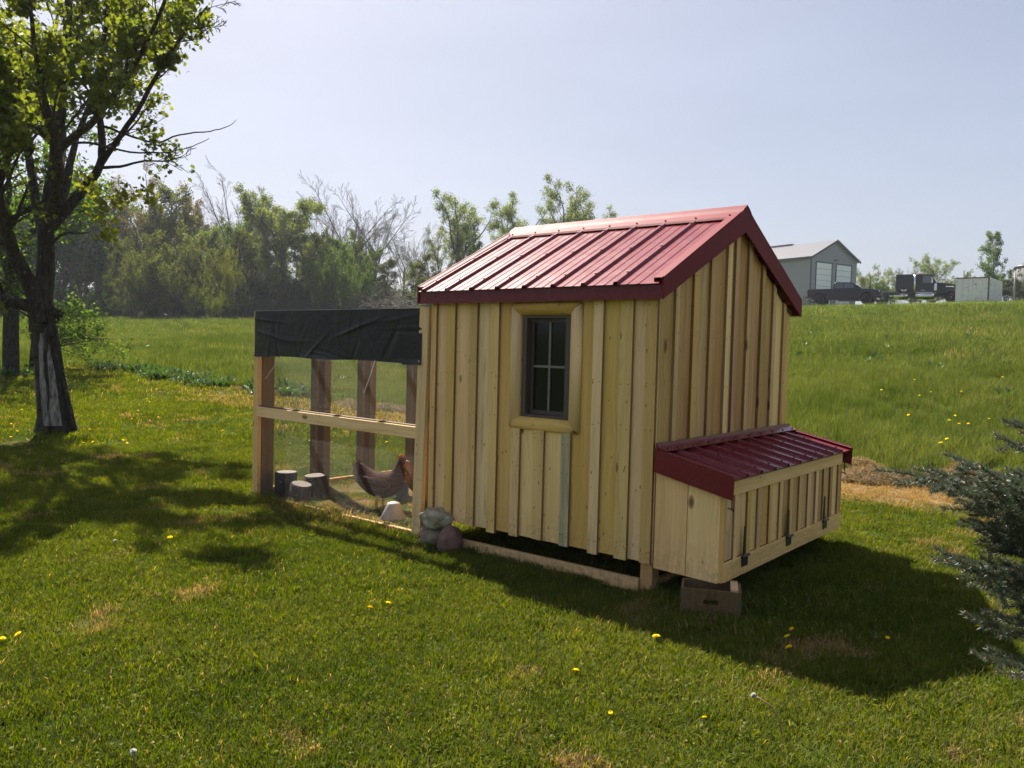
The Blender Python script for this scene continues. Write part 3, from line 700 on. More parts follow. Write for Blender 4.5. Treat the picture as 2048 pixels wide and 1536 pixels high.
# window
WX0, WX1, WZ0, WZ1 = -1.172, -.658, 1.06, 1.885
def half_log(p0, p1, r, mat):
    p0, p1 = Vector(p0), Vector(p1); Z = (p1-p0); L = Z.length; Z.normalize(); Y = Vector((0, -1, 0)); X = Y.cross(Z).normalized()
    b = MB(); prof = [(-r, 0)]+[(-r*math.cos(t), r*.82*math.sin(t)) for t in np.linspace(.25, PI-.25, 9)]+[(r, 0)]
    ends = [[Vector((x, y, (r-abs(y)*0-x if False else 0)+0)) for x, y in prof] for _ in (0, 1)]
    return b, prof, X, Y, Z, L
def log_rail(name, p0, p1, r, trim, mat, parent):
    """half-round rail; trim = how far the ends are mitred: length changes with the cross position"""
    b, prof, X, Y, Z, L = half_log(p0, p1, r, mat)
    r0 = [(x, y, trim[0]*(x)+0) for x, y in prof]; r1 = [(x, y, L-trim[1]*(x)) for x, y in prof]
    b.loft([r0, r1]); o = b.build(name, mat, parent, smooth=False); m = Matrix((X, Y, Z)).transposed().to_4x4(); m.translation = Vector(p0); o.matrix_local = m
    for p in o.data.polygons: p.use_smooth = len(p.vertices) == 4
    return o
win = MB()
hx, hy = -1.125, .0
fr = MB()
for a, c in (((-1.128, .0, 1.088), (-1.088, .05, 1.862)), ((-.742, .0, 1.088), (-.702, .05, 1.862)), ((-1.088, .0, 1.088), (-.742, .05, 1.128)), ((-1.088, .0, 1.822), (-.742, .05, 1.862)), ((-1.128, -.024, 1.06), (-.702, -.001, 1.0875))): fr.box(a, c)
window = fr.build('window', SASH, coop)
fs = MB()
for a, c in (((-1.086, .052, 1.13), (-1.06, .07, 1.82)), ((-.77, .052, 1.13), (-.744, .07, 1.82)), ((-1.06, .052, 1.13), (-.77, .07, 1.158)), ((-1.06, .052, 1.794), (-.77, .07, 1.82))): fs.box(a, c)
fs.build('sash', SASH, window)
gl = MB(); gl.box((-1.07, .062, 1.14), (-.76, .066, 1.81)); gl.build('glass', GLASS, window)
mu = MB(); mu.box((-.923, .050, 1.158), (-.907, .0615, 1.794)); mu.box((-1.06, .049, 1.468), (-.77, .0605, 1.484)); mu.build('muntin', MUNTIN, window)
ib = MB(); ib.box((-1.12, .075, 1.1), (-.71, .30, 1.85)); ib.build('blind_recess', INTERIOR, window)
# the mitred half-log surround
x0, x1, z0, z1, r = -1.178, -.645, 1.062, 1.888, .047
log_rail('log_trim', (x0, -.002, z1), (x1, -.002, z1), r, (-.75, -.75), PINE, coop)
log_rail('log_trim', (x0, -.002, z0), (x1, -.002, z0), r, (.75, .75), PINE, coop)
tag(log_rail('log_trim', (x0, -.001, z0), (x0, -.001, z1), r, (-.75, -.75), PINE_BLUE, coop), 'left half-log window trim with a bluish stain near its top')
tag(log_rail('log_trim', (x1, -.001, z0), (x1, -.001, z1), r, (.75, .75), PINE_BLUE, coop), 'right half-log window trim with a bluish stain along its top')

# nest box on the gable wall
NX, NB = .48, .207; NY0, NY1 = -.005, WW-.01
def ntop(x): return .94-(x/.5)*.105
vb = []
for (xa, xb) in ((.008, .232), (.237, .452)):
    b = MB(); b.hexa([(xa-.1, 0, NB-xa*.03), (xb-.1, 0, NB-xb*.03), (xb-.1, .02, NB-xb*.03), (xa-.1, .02, NB-xa*.03), (xa-.1, 0, ntop(xa)), (xb-.1, 0, ntop(xb)), (xb-.1, .02, ntop(xb)), (xa-.1, .02, ntop(xa))])
    b.build('nest_box_side_board', PINE, coop, loc=(.1, NY0, 0))
    b.build('nest_box_side_board', PINE, coop, loc=(.1, NY1-.02, 0))
b = MB(); b.box((-.014, 0, 0), (.014, .024, .62)); b.build('nest_box_corner_board', PINE, coop, loc=(.466, NY0-.001, NB-.005)); b.build('nest_box_corner_board', PINE_BROWN, coop, loc=(.466, NY1-.023, NB-.005))
b = MB(); b.box((.01, NY0+.022, NB+.01), (.45, NY1-.022, NB+.03)); b.build('nest_box_floor', OLDWOOD, coop)
hboard('nest_box_rail', PINE, coop, (NX+.008, NY0+.002, .268), (NX+.008, NY1-.03, .268), .118, .02, (1, 0, 0))
# hatch with battens
nb_y = [(.04, .10), (.108, .185), (.27, .34), (.46, .54), (.60, .70), (.74, .82), (.93, .985), (1.03, 1.10), (1.165, 1.24), (1.31, 1.36), (1.42, 1.47), (1.56, 1.62), (1.70, 1.75), (1.84, 1.90), (1.98, 2.04), (2.09, 2.14)]
bk = MB(); bk.box((.448, .03, .32), (.458, WW-.04, .815)); hatch = bk.build('nest_box_hatch', DARKGAP, coop)  # backing coloured as the shade between the hatch boards
yy = .035; i = 0
edges = [.035, .205, .40, .565, .76, .945, 1.13, 1.32, 1.50, 1.67, 1.84, 2.0, WW-.045]
for a0, a1 in zip(edges[:-1], edges[1:]):
    vboard('hatch_board', random.choice([PINE_BROWN, PINE]), hatch, 'y', a0+.003, a1-.02, .327, .735, .735, .460, .014)
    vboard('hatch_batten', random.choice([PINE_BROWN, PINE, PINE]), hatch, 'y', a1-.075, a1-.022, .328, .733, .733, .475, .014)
hboard('hatch_rail', PINE, hatch, (NX+.006, NY0+.045, .776), (NX+.006, NY1-.05, .776), .088, .022, (1, 0, 0))
# T-hinges
for yh in (.275, 1.03, 1.79):
    hb = MB(); hb.box((.5005, yh-.045, .262), (.5045, yh+.045, .322)); hb.tube([(.508, yh-.055, .327), (.508, yh+.055, .327)], .009, 8)
    hb.hexa([(.4935, yh-.020, .333), (.4975, yh-.020, .333), (.4975, yh+.020, .333), (.4935, yh+.020, .333), (.4935, yh-.007, .515), (.4975, yh-.007, .515), (.4975, yh+.007, .515), (.4935, yh+.007, .515)])
    for dy, dz in ((-.03, .28), (.03, .28), (0, .30)): hb.disc((.506, yh+dy, dz), (1, 0, 0), .005, 6)
    hb.build('hinge', HINGE, coop)
for yh in (.022, WW-.055):
    lt = MB(); lt.tube([(.506, yh, .75), (.512, yh+.006, .735), (.512, yh+.005, .69), (.516, yh+.002, .655), (.522, yh+.012, .645), (.518, yh+.02, .655)], .0035, 6)
    lt.tube([(.49, yh, .755), (.512, yh, .755)], .005, 6); lt.tube([(.49, yh, .66), (.514, yh, .66)], .004, 6); lt.build('hook_latch', HINGE, coop)
# nest box roof
NRX0, NRX1, NZ0, NZ1 = .016, .545, .958, .842
sl2 = Vector((NRX1-NRX0, 0, NZ1-NZ0)); nL = sl2.length; sd2 = sl2.normalized(); nn = Vector((-sd2.z, 0, sd2.x))
ribs2 = [.16+.229*k for k in range(9)]
for (ya, yb) in ((-.005, .955), (.956, 1.87), (1.871, WW-.0)):
    pr = [(ya, 0)]
    for r_ in sorted(ribs2+[q+.08 for q in ribs2]+[q+.15 for q in ribs2]):
        if r_-.03 < ya or r_+.03 > yb: continue
        if r_ in ribs2: pr += [(r_-.026, 0), (r_-.011, .021), (r_+.011, .021), (r_+.026, 0)]
        else: pr += [(r_-.008, 0), (r_-.003, .0035), (r_+.003, .0035), (r_+.008, 0)]
    pr.append((yb, 0)); b = MB(); k = len(pr); P0 = Vector((NRX0, 0, NZ0))
    t0 = [P0+nn*(h+.004)+Vector((0, y, 0)) for y, h in pr]; t1 = [P0+sd2*nL+nn*(h+.004)+Vector((0, y, 0)) for y, h in pr]; b0 = [v-nn*.0015 for v in t0]; b1 = [v-nn*.0015 for v in t1]
    b.add(t0+t1+b0+b1, [(j, j+1, k+j+1, k+j) for j in range(k-1)]+[(2*k+j+1, 2*k+j, 3*k+j, 3*k+j+1) for j in range(k-1)]+[(k+j, k+j+1, 3*k+j+1, 3*k+j) for j in range(k-1)])
    rp = b.build('nest_roof_panel', RED, coop); s = MB()
    for r_ in ribs2:
        if ya < r_ < yb:
            for tt in (.42, .9): c = P0+sd2*(nL*tt)+nn*.025+Vector((0, r_, 0)); s.tube([c, c+nn*.008], .0065, 6)
    if s.v: s.build('roof_screws', SCREW, rp)['kind'] = 'stuff'
b = MB(); b.prism([(NRX0-.002, NZ0+.034), (.085, NZ0+.012), (.085, NZ0+.016), (.026, NZ0+.040), (.022, NZ0+.062), (NRX0-.002, NZ0+.062)], 1, -.03, WW+.02)
fl2 = b.build('wall_flashing', RED, coop); s = MB()
for r_ in ribs2+[.03, WW-.03]: c = Vector((.065, r_, NZ0+.022)); s.tube([c, c+Vector((0, 0, .010))], .0065, 6)
s.build('flashing_screws', SCREW, fl2)['kind'] = 'stuff'
for (ya, yb, sg) in ((-.040, -.030, -1), (WW+.012, WW+.022, 1)):
    b = MB(); b.prism([(.008, .835), (.545, .722), (.552, .868), (.008, .985)], 1, ya, yb)
    yi0, yi1 = (yb+.0003, yb+.042) if sg < 0 else (ya-.042, ya-.0003)
    b.prism([(.09, .960), (.551, .861), (.551, .8645), (.09, .9635)], 1, yi0, yi1); b.build('nest_roof_trim', RED, coop)
# ------------------------------------------------------------------ chicken run (timber frame, wire mesh, tarp)
run = thing('chicken_run', (-3.35, .9, 0), 'wire mesh chicken run of pine posts with a black tarp over its top', 'chicken run')
run.location = (0, 0, 0)
RX0, RX1, RH = -4.555, -2.145, 1.905
P_ = lambda *a, **k: hboard(*a, **k)
P_('post', PINE, run, (RX0+.043, .018, -.03), (RX0+.043, .018, RH), .09, .038, (0, 1, 0))
P_('post', FRAMEW, run, (RX0+.075, .11, -.03), (RX0+.075, .11, RH-.04), .038, .14, (0, 1, 0))
P_('post', PINE_BLUE, run, (RX1-.035, .0, -.05), (RX1+.018, .0, RH+.012), .105, .045, (0, 1, 0))
P_('post', FRAMEW, run, (RX1+.03, .09, -.03), (RX1+.03, .09, RH-.04), .08, .09, (0, 1, 0))
for yy in (.75, 1.38, 2.13):
    P_('post', FRAMEW, run, (RX0+.09, yy+.045, -.02), (RX0+.09, yy+.045, RH-.05), .135, .085, (0, 1, 0))
    P_('post', FRAMEW, run, (RX0+.09-.03, yy-.05, -.02), (RX0+.09-.03, yy-.05, RH-.05), .09, .04, (0, 1, 0))
P_('post', FRAMEW, run, (-3.3, 2.19, -.02), (-3.3, 2.19, RH-.05), .09, .04, (0, 1, 0))
P_('post', FRAMEW, run, (-2.3, 2.19, -.02), (-2.3, 2.19, RH-.05), .09, .04, (0, 1, 0))
# rails
P_('middle_rail', PINE, run, (RX0+.09, -.012, .912), (RX1-.055, -.012, .893), .098, .02, (0, 1, 0))
P_('middle_rail', FRAMEW, run, (RX0+.09, .025, .925), (RX1-.055, .025, .906), .095, .04, (0, 1, 0))
P_('bottom_rail', SPRUCE_W, run, (RX0+.09, .022, .035), (RX1-.09, .022, .035), .085, .038, (0, 1, 0))
P_('top_rail', FRAMEW, run, (RX0+.1, .03, RH-.06), (RX1-.05, .03, RH-.055), .09, .038, (0, 1, 0))
P_('bottom_rail', SPRUCE_W, run, (RX0+.05, .19, .065), (RX0+.05, 2.2, .065), .14, .038, (1, 0, 0))
P_('top_rail', FRAMEW, run, (RX0+.05, .19, RH-.06), (RX0+.05, 2.2, RH-.06), .09, .038, (1, 0, 0))
P_('bottom_rail', SPRUCE_W, run, (RX0+.19, 2.215, .065), (-2.12, 2.215, .065), .12, .038, (0, 1, 0))
P_('middle_rail', SPRUCE_W, run, (RX0+.19, 2.24, .96), (-2.12, 2.24, .96), .09, .038, (0, 1, 0))
P_('top_rail', FRAMEW, run, (RX0+.12, 2.215, RH-.06), (-2.12, 2.215, RH-.06), .09, .038, (0, 1, 0))
for xx in (-3.9, -3.3, -2.7): P_('roof_joist', FRAMEW, run, (xx, .05, RH-.05), (xx, 2.2, RH-.05), .07, .038, (1, 0, 0))
# hardware cloth: half inch mesh of real wires
def wire_panel(axis, c, a0, a1, z0, z1, step=.0127, r=.00048):
    A = np.arange(a0, a1, step); Zs = np.arange(z0, z1, step); g = np.random.default_rng(5)
    P0, P1 = [], []
    def pt(a, z, off): return (a, c+off, z) if axis == 'x' else (c+off, a, z)
    for a in A:
        q = g.normal(0, .0006)
        P0.append(pt(a+q, z0, 0)); P1.append(pt(a+q, z1, 0))
    for z in Zs:
        q = g.normal(0, .0006)
        n = 4; aa = np.linspace(a0, a1, n+1); bow = [.0, .002*g.normal(), .003*g.normal(), .002*g.normal(), 0]
        for i in range(n): P0.append(pt(aa[i], z+q+bow[i], .0009)); P1.append(pt(aa[i+1], z+q+bow[i+1], .0009))
    V, F = seg_tubes(P0, P1, [r]*len(P0), [r]*len(P0), 3)
    return V, F
V, F = wire_panel('x', .0025-.005, RX0+.088, RX1-.05, .02, 1.88)
me = np_mesh('wire_mesh', V, F, WIRE); o = link('wire_mesh', me, run); o['kind'] = 'stuff'
V, F = wire_panel('y', RX0+.0195, .19, 2.2, .05, 1.88, .0127)
me = np_mesh('wire_mesh', V, F, WIRE); o = link('wire_mesh', me, run); o['kind'] = 'stuff'
V, F = wire_panel('x', 2.262, RX0+.1, -2.1, .05, 1.88, .0254)
me = np_mesh('wire_mesh', V, F, WIRE); o = link('wire_mesh', me, run); o['kind'] = 'stuff'
# tarp: a creased sheet hanging over the front, lying over the roof
nu, nv = 150, 46
def creases(u, v):
    h = 0
    for (cx, cy, ang, wd, amp) in CR:
        d = (u-cx)*math.sin(ang)-(v-cy)*math.cos(ang); l = (u-cx)*math.cos(ang)+(v-cy)*math.sin(ang)
        h += amp*math.exp(-(d/wd)**2)*math.exp(-(l/.28)**2)
    return h
random.seed(21)
CR = [(random.uniform(-4.5, -2.2), random.uniform(1.45, 1.9), random.uniform(.5, 2.4) if random.random() < .7 else random.uniform(-.3, .3), random.uniform(.008, .02), random.uniform(-.008, .009)) for _ in range(46)]
Vt = []; 
for j in range(nv+1):
    t = j/nv
    for i in range(nu+1):
        u = RX0+.045+(RX1+.002-RX0-.045)*i/nu
        zb_ = 1.462+.006*math.sin(u*6)+(-.012 if i > nu*.9 else 0); z = 1.905-(1.905-zb_)*t
        y = -.016-.010*t-creases(u, z)*(.3+.7*min(1, 3*t))+.004*math.sin(u*9+z*7)-.010*max(0, t-.9)*10*max(0, math.sin(u*5))
        Vt.append((u, y, z))
F_ = [(j*(nu+1)+i, j*(nu+1)+i+1, (j+1)*(nu+1)+i+1, (j+1)*(nu+1)+i) for j in range(nv) for i in range(nu)]
me = np_mesh('tarp', np.array(Vt), np.array(F_), TARP, True); tp = link('tarp', me, run)
b = MB(); b.box((RX0+.045, -.014, 1.9065), (RX1+.0, .10, 1.909)); b.build('tarp_top_strip', simple('pale_tarp_edge', (.42, .42, .43), .5), run)  # pale strip along the top edge of the tarp
for xg in (RX1-.012, RX0+.055): b = MB(); b.disc((0, 0, 0), (0, -1, 0), .010, 10); b.build('grommet', STEEL, run, loc=(xg, -.044, 1.478))
for (xa, za, xb, zb2) in ((-4.05, 1.462, -4.30, 1.245), (-2.70, 1.462, -2.835, 1.185)):
    b = MB(); b.tube([(xa, -.030, za+.01), ((xa+xb)/2+.012, -.040, (za+zb2)/2), (xb, -.034, zb2)], .0028, 5); b.build('tie_cord', WHITE, run)

# ------------------------------------------------------------------ things in the run
def stump(px_x, y, r, h, label, tilt=(0, 0)):
    t = thing('log_stump', (px_x, y, 0), label, 'log stump', 'log stumps inside the run'); t.rotation_euler = (tilt[0], tilt[1], random.uniform(0, 6))
    n = 22; g = [1+.05*math.sin(3*k)+random.uniform(-.04, .04) for k in range(n)]
    b = MB(); rings = []
    for z, s in ((-.04, 1.12), (.05, 1.05), (h*.5, 1.0), (h, .98)): rings.append([(r*s*g[k]*math.cos(2*PI*k/n), r*s*g[k]*math.sin(2*PI*k/n), z) for k in range(n)])
    b.loft(rings); b.build('bark', BARK, t, True); c = MB(); c.disc((0, 0, h+.003), (0, 0, 1), r*.93, n); c.build('cut_face', ENDGRAIN, t)
stump(-4.26, .19, .11, .31, 'tallest upright log stump beside the left front post of the run', (0, 0))
stump(-4.03, .17, .10, .23, 'short tilted log stump nearest the front wire of the run', (.12, .16))
stump(-4.10, .45, .115, .27, 'log stump with flat top standing behind the other two stumps', (-.05, .05))
ll = thing('leaning_log', (-3.62, 1.55, 0), 'dark branch log leaning against the back corner of the run', 'log')
b = MB(); b.tube([(0, 0, 0), (-.10, .05, .16), (-.20, .10, .36), (-.24, .12, .45)], [.085, .08, .07, .065], 12); b.build('bark', BARK, ll, True)
b = MB(); b.tube([(-.10, .05, .16), (.06, .10, .34), (.10, .12, .52)], [.06, .055, .05], 10); b.build('side_branch', BARK, ll, True)
# waterer and feeder
wt = thing('drinker', (-3.50, 1.02, 0), 'black poultry drinker with a white lid behind the hens', 'poultry drinker')
b = MB(); b.tube([(0, 0, .0), (0, 0, .04), (0, 0, .041), (0, 0, .22)], [.14, .14, .095, .09], 20); b.build('tank', BLACKP, wt, True)
b = MB(); b.tube([(0, 0, .222), (0, 0, .24), (0, 0, .247)], [.105, .105, .09], 20); b.build('lid', WHITE, wt, True)
b = MB(); b.tube([(0.09, 0, .24), (.06, 0, .30), (0, 0, .325), (-.06, 0, .30), (-.09, 0, .24)], .006, 6); b.build('handle', BLACKP, wt, True)
fe = thing('feeder', (-2.80, .30, 0), 'white cone poultry feeder standing in a red dish', 'poultry feeder')
b = MB(); b.tube([(0, 0, 0), (0, 0, .04), (0, 0, .045)], [.13, .15, .13], 22); b.build('dish', REDP, fe, True)
b = MB(); b.tube([(0, 0, .047), (0, 0, .055), (0, 0, .17), (0, 0, .19), (0, 0, .20)], [.11, .115, .06, .055, .03], 20); b.build('hopper', FEEDW, fe, True)
bk = thing('bucket', (-3.05, 1.50, 0), 'grey metal bucket with wire handle at the back of the run', 'bucket')
b = MB(); b.tube([(0, 0, .02), (0, 0, .34), (0, 0, .35)], [.12, .15, .155], 20); b.build('pail', simple('dull_zinc', (.16, .16, .16), .6, .6), bk, True)
b = MB(); b.tube([(-.15, 0, .34), (-.13, -.02, .43), (0, -.04, .47), (.13, -.02, .43), (.15, 0, .34)], .005, 6); b.build('handle', STEEL, bk)
hc = thing('hanging_box', (-3.2, 2.165, 1.33), 'dark plastic box fixed under the tarp to the back wall of the run', 'box')
b = MB(); b.box((-.12, -.06, -.12), (.12, 0, .12)); b.box((-.13, -.07, .10), (.13, -.061, .13)); b.build('case', BLACKP, hc)

# hens
def hen_mat(name, a, b_, tailc):
    t = NT(name); tc = t.n('TexCoord').outputs['Object']; sp = t.n('SeparateXYZ'); t.l(tc, sp.inputs[0])
    f = t.noise(t.mapv(tc, (30, 60, 60)), 1, 4, .6); c = t.ramp(f, [(.35, a), (.65, b_)])
    tl = t.ramp(t.math('ADD', t.math('MULTIPLY', sp.outputs[0], -1.0), 0), [(.165, (0, 0, 0)), (.20, (1, 1, 1))])
    c = t.mix(tl, c, tailc); return t.principled(c, .85, 0, .15, t.bump(f, .6, .006))
HEN1 = hen_mat('red_brown_feathers', (.028, .010, .006), (.07, .024, .011), (.30, .24, .18))
HEN2 = hen_mat('ginger_feathers', (.06, .022, .009), (.15, .055, .02), (.24, .12, .05))
HEN3 = hen_mat('dark_chestnut_feathers', (.05, .018, .010), (.11, .04, .02), (.06, .03, .02))
COMB = simple('red_comb', (.42, .02, .015), .5); BEAK = simple('beak_horn', (.40, .28, .10), .5); EYE = simple('eye_black', (.01, .01, .01), .2); LEG = simple('yellow_leg', (.42, .30, .09), .6)
def hen(loc, rz, mat, label, pose='up', sc_=1.0):
    t = thing('hen', loc, label, 'hen', None, rz)
    spine = {'up': [(-.205, .385, .010, .006), (-.190, .350, .026, .045), (-.165, .305, .036, .066), (-.125, .262, .060, .078), (-.07, .228, .084, .092), (-.005, .215, .094, .102), (.055, .225, .088, .100), (.095, .260, .068, .082), (.115, .308, .046, .054), (.122, .352, .034, .036), (.130, .392, .031, .031), (.151, .408, .024, .024), (.169, .405, .012, .012)],
             'down': [(-.21, .31, .012, .006), (-.19, .295, .035, .04), (-.15, .265, .048, .06), (-.10, .235, .07, .077), (-.04, .215, .09, .09), (.03, .205, .095, .097), (.085, .20, .082, .088), (.13, .19, .060, .062), (.17, .165, .042, .042), (.20, .135, .032, .032), (.222, .108, .030, .029), (.236, .085, .022, .022), (.240, .068, .012, .012)]}[pose]
    rings = []; n = 16
    for i, (x, z, ry, rzz) in enumerate(spine):
        a = spine[max(i-1, 0)]; c = spine[min(i+1, len(spine)-1)]; d = Vector((c[0]-a[0], 0, c[1]-a[1])).normalized(); up = Vector((-d.z, 0, d.x))
        rings.append([Vector((x, 0, z))+Vector((0, 1, 0))*(ry*math.cos(2*PI*k/n))+up*(rzz*math.sin(2*PI*k/n)) for k in range(n)])
    b = MB(); b.loft(rings); o = b.build('body', mat, t, True); m = o.modifiers.new('smooth', 'SUBSURF'); m.levels = m.render_levels = 1
    for s in (-1, 1):                                                    # folded wings
        w = MB(); wr = []
        for (x, z, h) in ((.07, .225, .02), (.03, .225, .05), (-.05, .23, .055), (-.12, .255, .035), (-.175, .285, .008)): wr.append([(x, s*(.088-.0*h+max(0, -x-.02)*-.25)+s*.012*math.cos(a_), z+h*math.sin(a_)) for a_ in np.linspace(0, 2*PI, 10, endpoint=False)])
        w.loft(wr); w.build('wing', mat, t, True)
    tf = MB()
    for k in range(7):
        a = (k-3)*.16; L_ = .13-.01*abs(k-3); tf.add([(-.15, .010*(k-3), .33), (-.185, .010*(k-3), .31), (-.20-L_*.22, .013*(k-3), .345+L_*.22), (-.165-L_*.1, .013*(k-3), .36+L_*.28)], [(0, 1, 2, 3)])
    tf.build('tail_feathers', mat, t)
    hx, hz = (spine[10][0], spine[10][1])
    fwd = Vector((.9, 0, .1)) if pose == 'up' else Vector((.35, 0, -.95)); fwd.normalize(); upv = Vector((-fwd.z, 0, fwd.x)); H = Vector((hx, 0, hz))
    c = MB(); pts = [H+fwd*.035+upv*.022, H+fwd*.035+upv*.045, H+fwd*.02+upv*.035, H+fwd*.012+upv*.056, H+fwd*.0+upv*.038, H-fwd*.010+upv*.05, H-fwd*.018+upv*.028]
    c.prism([(p.x, p.z) for p in pts], 1, -.004, .004); c.build('comb', COMB, t)
    wv = MB()
    for s in (-1, 1): q = H+fwd*.03-upv*.028+Vector((0, s*.008, 0)); wv.tube([q+upv*.01, q-upv*.012, q-upv*.028], [.004, .010, .004], 8)
    wv.build('wattle', COMB, t, True)
    bb = MB(); bb.tube([H+fwd*.036, H+fwd*.052-upv*.002, H+fwd*.066-upv*.009], [.010, .007, .001], 8); bb.build('beak', BEAK, t, True)
    for s in (-1, 1):
        e = MB(); q = H+fwd*.014+upv*.008+Vector((0, s*.0275, 0)); e.tube([q, q+Vector((0, s*.003, 0))], [.005, .003], 8); e.build('eye', EYE, t)
        l = MB(); fx, fy = .0+s*.012, s*.045; l.tube([(fx-.01, fy, .15), (fx-.022, fy, .085), (fx, fy, .012)], [.020, .009, .006], 8)
        for an in (-.45, 0, .45, PI): l.tube([(fx, fy, .008), (fx+.045*math.cos(an)*(1 if an < 3 else .6), fy+.045*math.sin(an), .004)], [.005, .0025], 6)
        l.build('leg', LEG, t, True)
    t.scale = (sc_,)*3; return t
hen((-3.17, .50, .0), math.radians(35), HEN1, 'red-brown hen with pale tail standing upright left of the white feeder', 'up', 1.30)
hen((-2.72, .74, .0), math.radians(62), HEN2, 'ginger hen between the white feeder and the coop post', 'down', 1.35)
hen((-3.02, 1.10, .0), math.radians(205), HEN3, 'dark chestnut hen beside the drinker behind the other hens', 'up', 1.25)
# ------------------------------------------------------------------ stones and crate
from mathutils import noise as mnoise
def stone(name, loc, dims, mat, label, seed, rz=0.0, rough=.17):
    bm = bmesh.new(); bmesh.ops.create_icosphere(bm, subdivisions=4, radius=1.0); off = Vector((seed*3.1, seed*1.7, seed))
    for v in bm.verts:
        p = v.co.copy(); k = 1+rough*1.6*mnoise.noise(p*1.1+off)+rough*.5*mnoise.noise(p*3.2+off)+.015*mnoise.noise(p*11+off); q = p*k
        q.z = math.copysign(abs(q.z)**.9, q.z); v.co = Vector((q.x*dims[0], q.y*dims[1], q.z*dims[2]))
    me = bpy.data.meshes.new(name); bm.to_mesh(me); bm.free(); me.materials.append(mat); me.polygons.foreach_set('use_smooth', [True]*len(me.polygons))
    o = link(name, me, None, loc, (0, 0, rz)); return tag(o, label, 'stone', 'field stones at the coop corner')
stone('stone', (-1.94, -.055, .085), (.10, .09, .11), STONE_B, 'grey-brown stone under the pale stone at the post foot', 3, .3)
stone('stone', (-1.745, -.075, .085), (.105, .10, .13), STONE_R, 'dark reddish round stone at the left end of the base rail', 5, .9)
stone('stone', (-1.90, -.055, .245), (.135, .105, .085), STONE_G, 'pale grey-green stone resting on top of the other two stones', 8, .2, .24)

cr = thing('wooden_crate', (.44, -.065, 0), 'dark wooden crate with a handle slot propping up the nest box corner', 'crate', None, math.radians(25))
# crate: front face towards the camera, with a hand hole cut through it
Wc, Dc, Hc, T = .35, .22, .196, .014
def face_with_slot(y0, y1):
    b = MB(); sx, sz0, sz1 = .042, .108, .138; x0, x1 = -Wc/2, Wc/2
    b.box((x0, y0, .0), (x1, y1, sz0)); b.box((x0, y0, sz1), (x1, y1, Hc)); b.box((x0, y0, sz0), (-sx, y1, sz1)); b.box((sx, y0, sz0), (x1, y1, sz1)); return b
face_with_slot(-Dc/2, -Dc/2+T).build('crate_front', OLDWOOD, cr); face_with_slot(Dc/2-T, Dc/2).build('crate_back', OLDWOOD, cr)
for s in (-1, 1):
    b = MB(); b.box((min(s*Wc/2, s*(Wc/2-T)), -Dc/2+T, 0), (max(s*Wc/2, s*(Wc/2-T)), Dc/2-T, Hc-.002)); b.build('crate_side', OLDWOOD, cr)
b = MB(); b.box((-Wc/2+T, -Dc/2+T, .004), (Wc/2-T, Dc/2-T, .016)); b.build('crate_bottom', OLDWOOD, cr)
for x in (.125,):
    b = MB(); b.box((-.022, -.105, 0), (.022, .105, .010)); b.build('crate_slat', SPRUCE_W if x < 0 else PINE_BROWN, cr, loc=(x+.01, 0, Hc+.001))
GREENC = simple('green_cloth', (.01, .12, .05), .8)
b = MB()
for (x, z, s) in ((-.176, .14, .012), (.176, .13, .014), (-.05, .0, .010)): b.add([(x-s*.4, -Dc/2-.004, z-s), (x+s*.5, -Dc/2-.006, z-s*.6), (x+s*.5, -Dc/2-.003, z+s), (x-s*.5, -Dc/2-.005, z+s*.7)], [(0, 1, 2, 3)])
b.build('green_rag', GREENC, cr)

# ------------------------------------------------------------------ dandelions
def dandelion_mesh():
    h = MB(); n = 26
    for ring, (r, z, ln) in enumerate(((.004, .006, .012), (.007, .003, .013), (.010, .0, .013))):
        m = n-ring*0
        for k in range(m):
            a = 2*PI*(k+.3*ring)/m; c, s = math.cos(a), math.sin(a); w = .0016
            h.add([(c*r*.2-s*w, s*r*.2+c*w, z), (c*r*.2+s*w, s*r*.2-c*w, z), (c*(r+ln*.6)+s*w, s*(r+ln*.6)-c*w, z+.004), (c*(r+ln*.6)-s*w, s*(r+ln*.6)+c*w, z+.004)], [(0, 1, 2, 3)])
    head = h.mesh('flower_head', PETAL)
    st = MB(); st.tube([(0, 0, -.06), (.004, .002, -.02), (0, 0, 0)], .0022, 5); stem = st.mesh('flower_stem', STEM)
    return head, stem
dh, ds = dandelion_mesh()
def dandelion(loc, h, label, group=None, s=1.0, parts=True):
    t = thing('dandelion', loc, label, 'dandelion', group, random.uniform(0, 6)); z = h
    link('flower_head', dh, t, (0, 0, z), (random.uniform(-.4, .4)+.25, random.uniform(-.4, .4), 0), s*1.05)
    link('stem', ds, t, (0, 0, z))
    return t
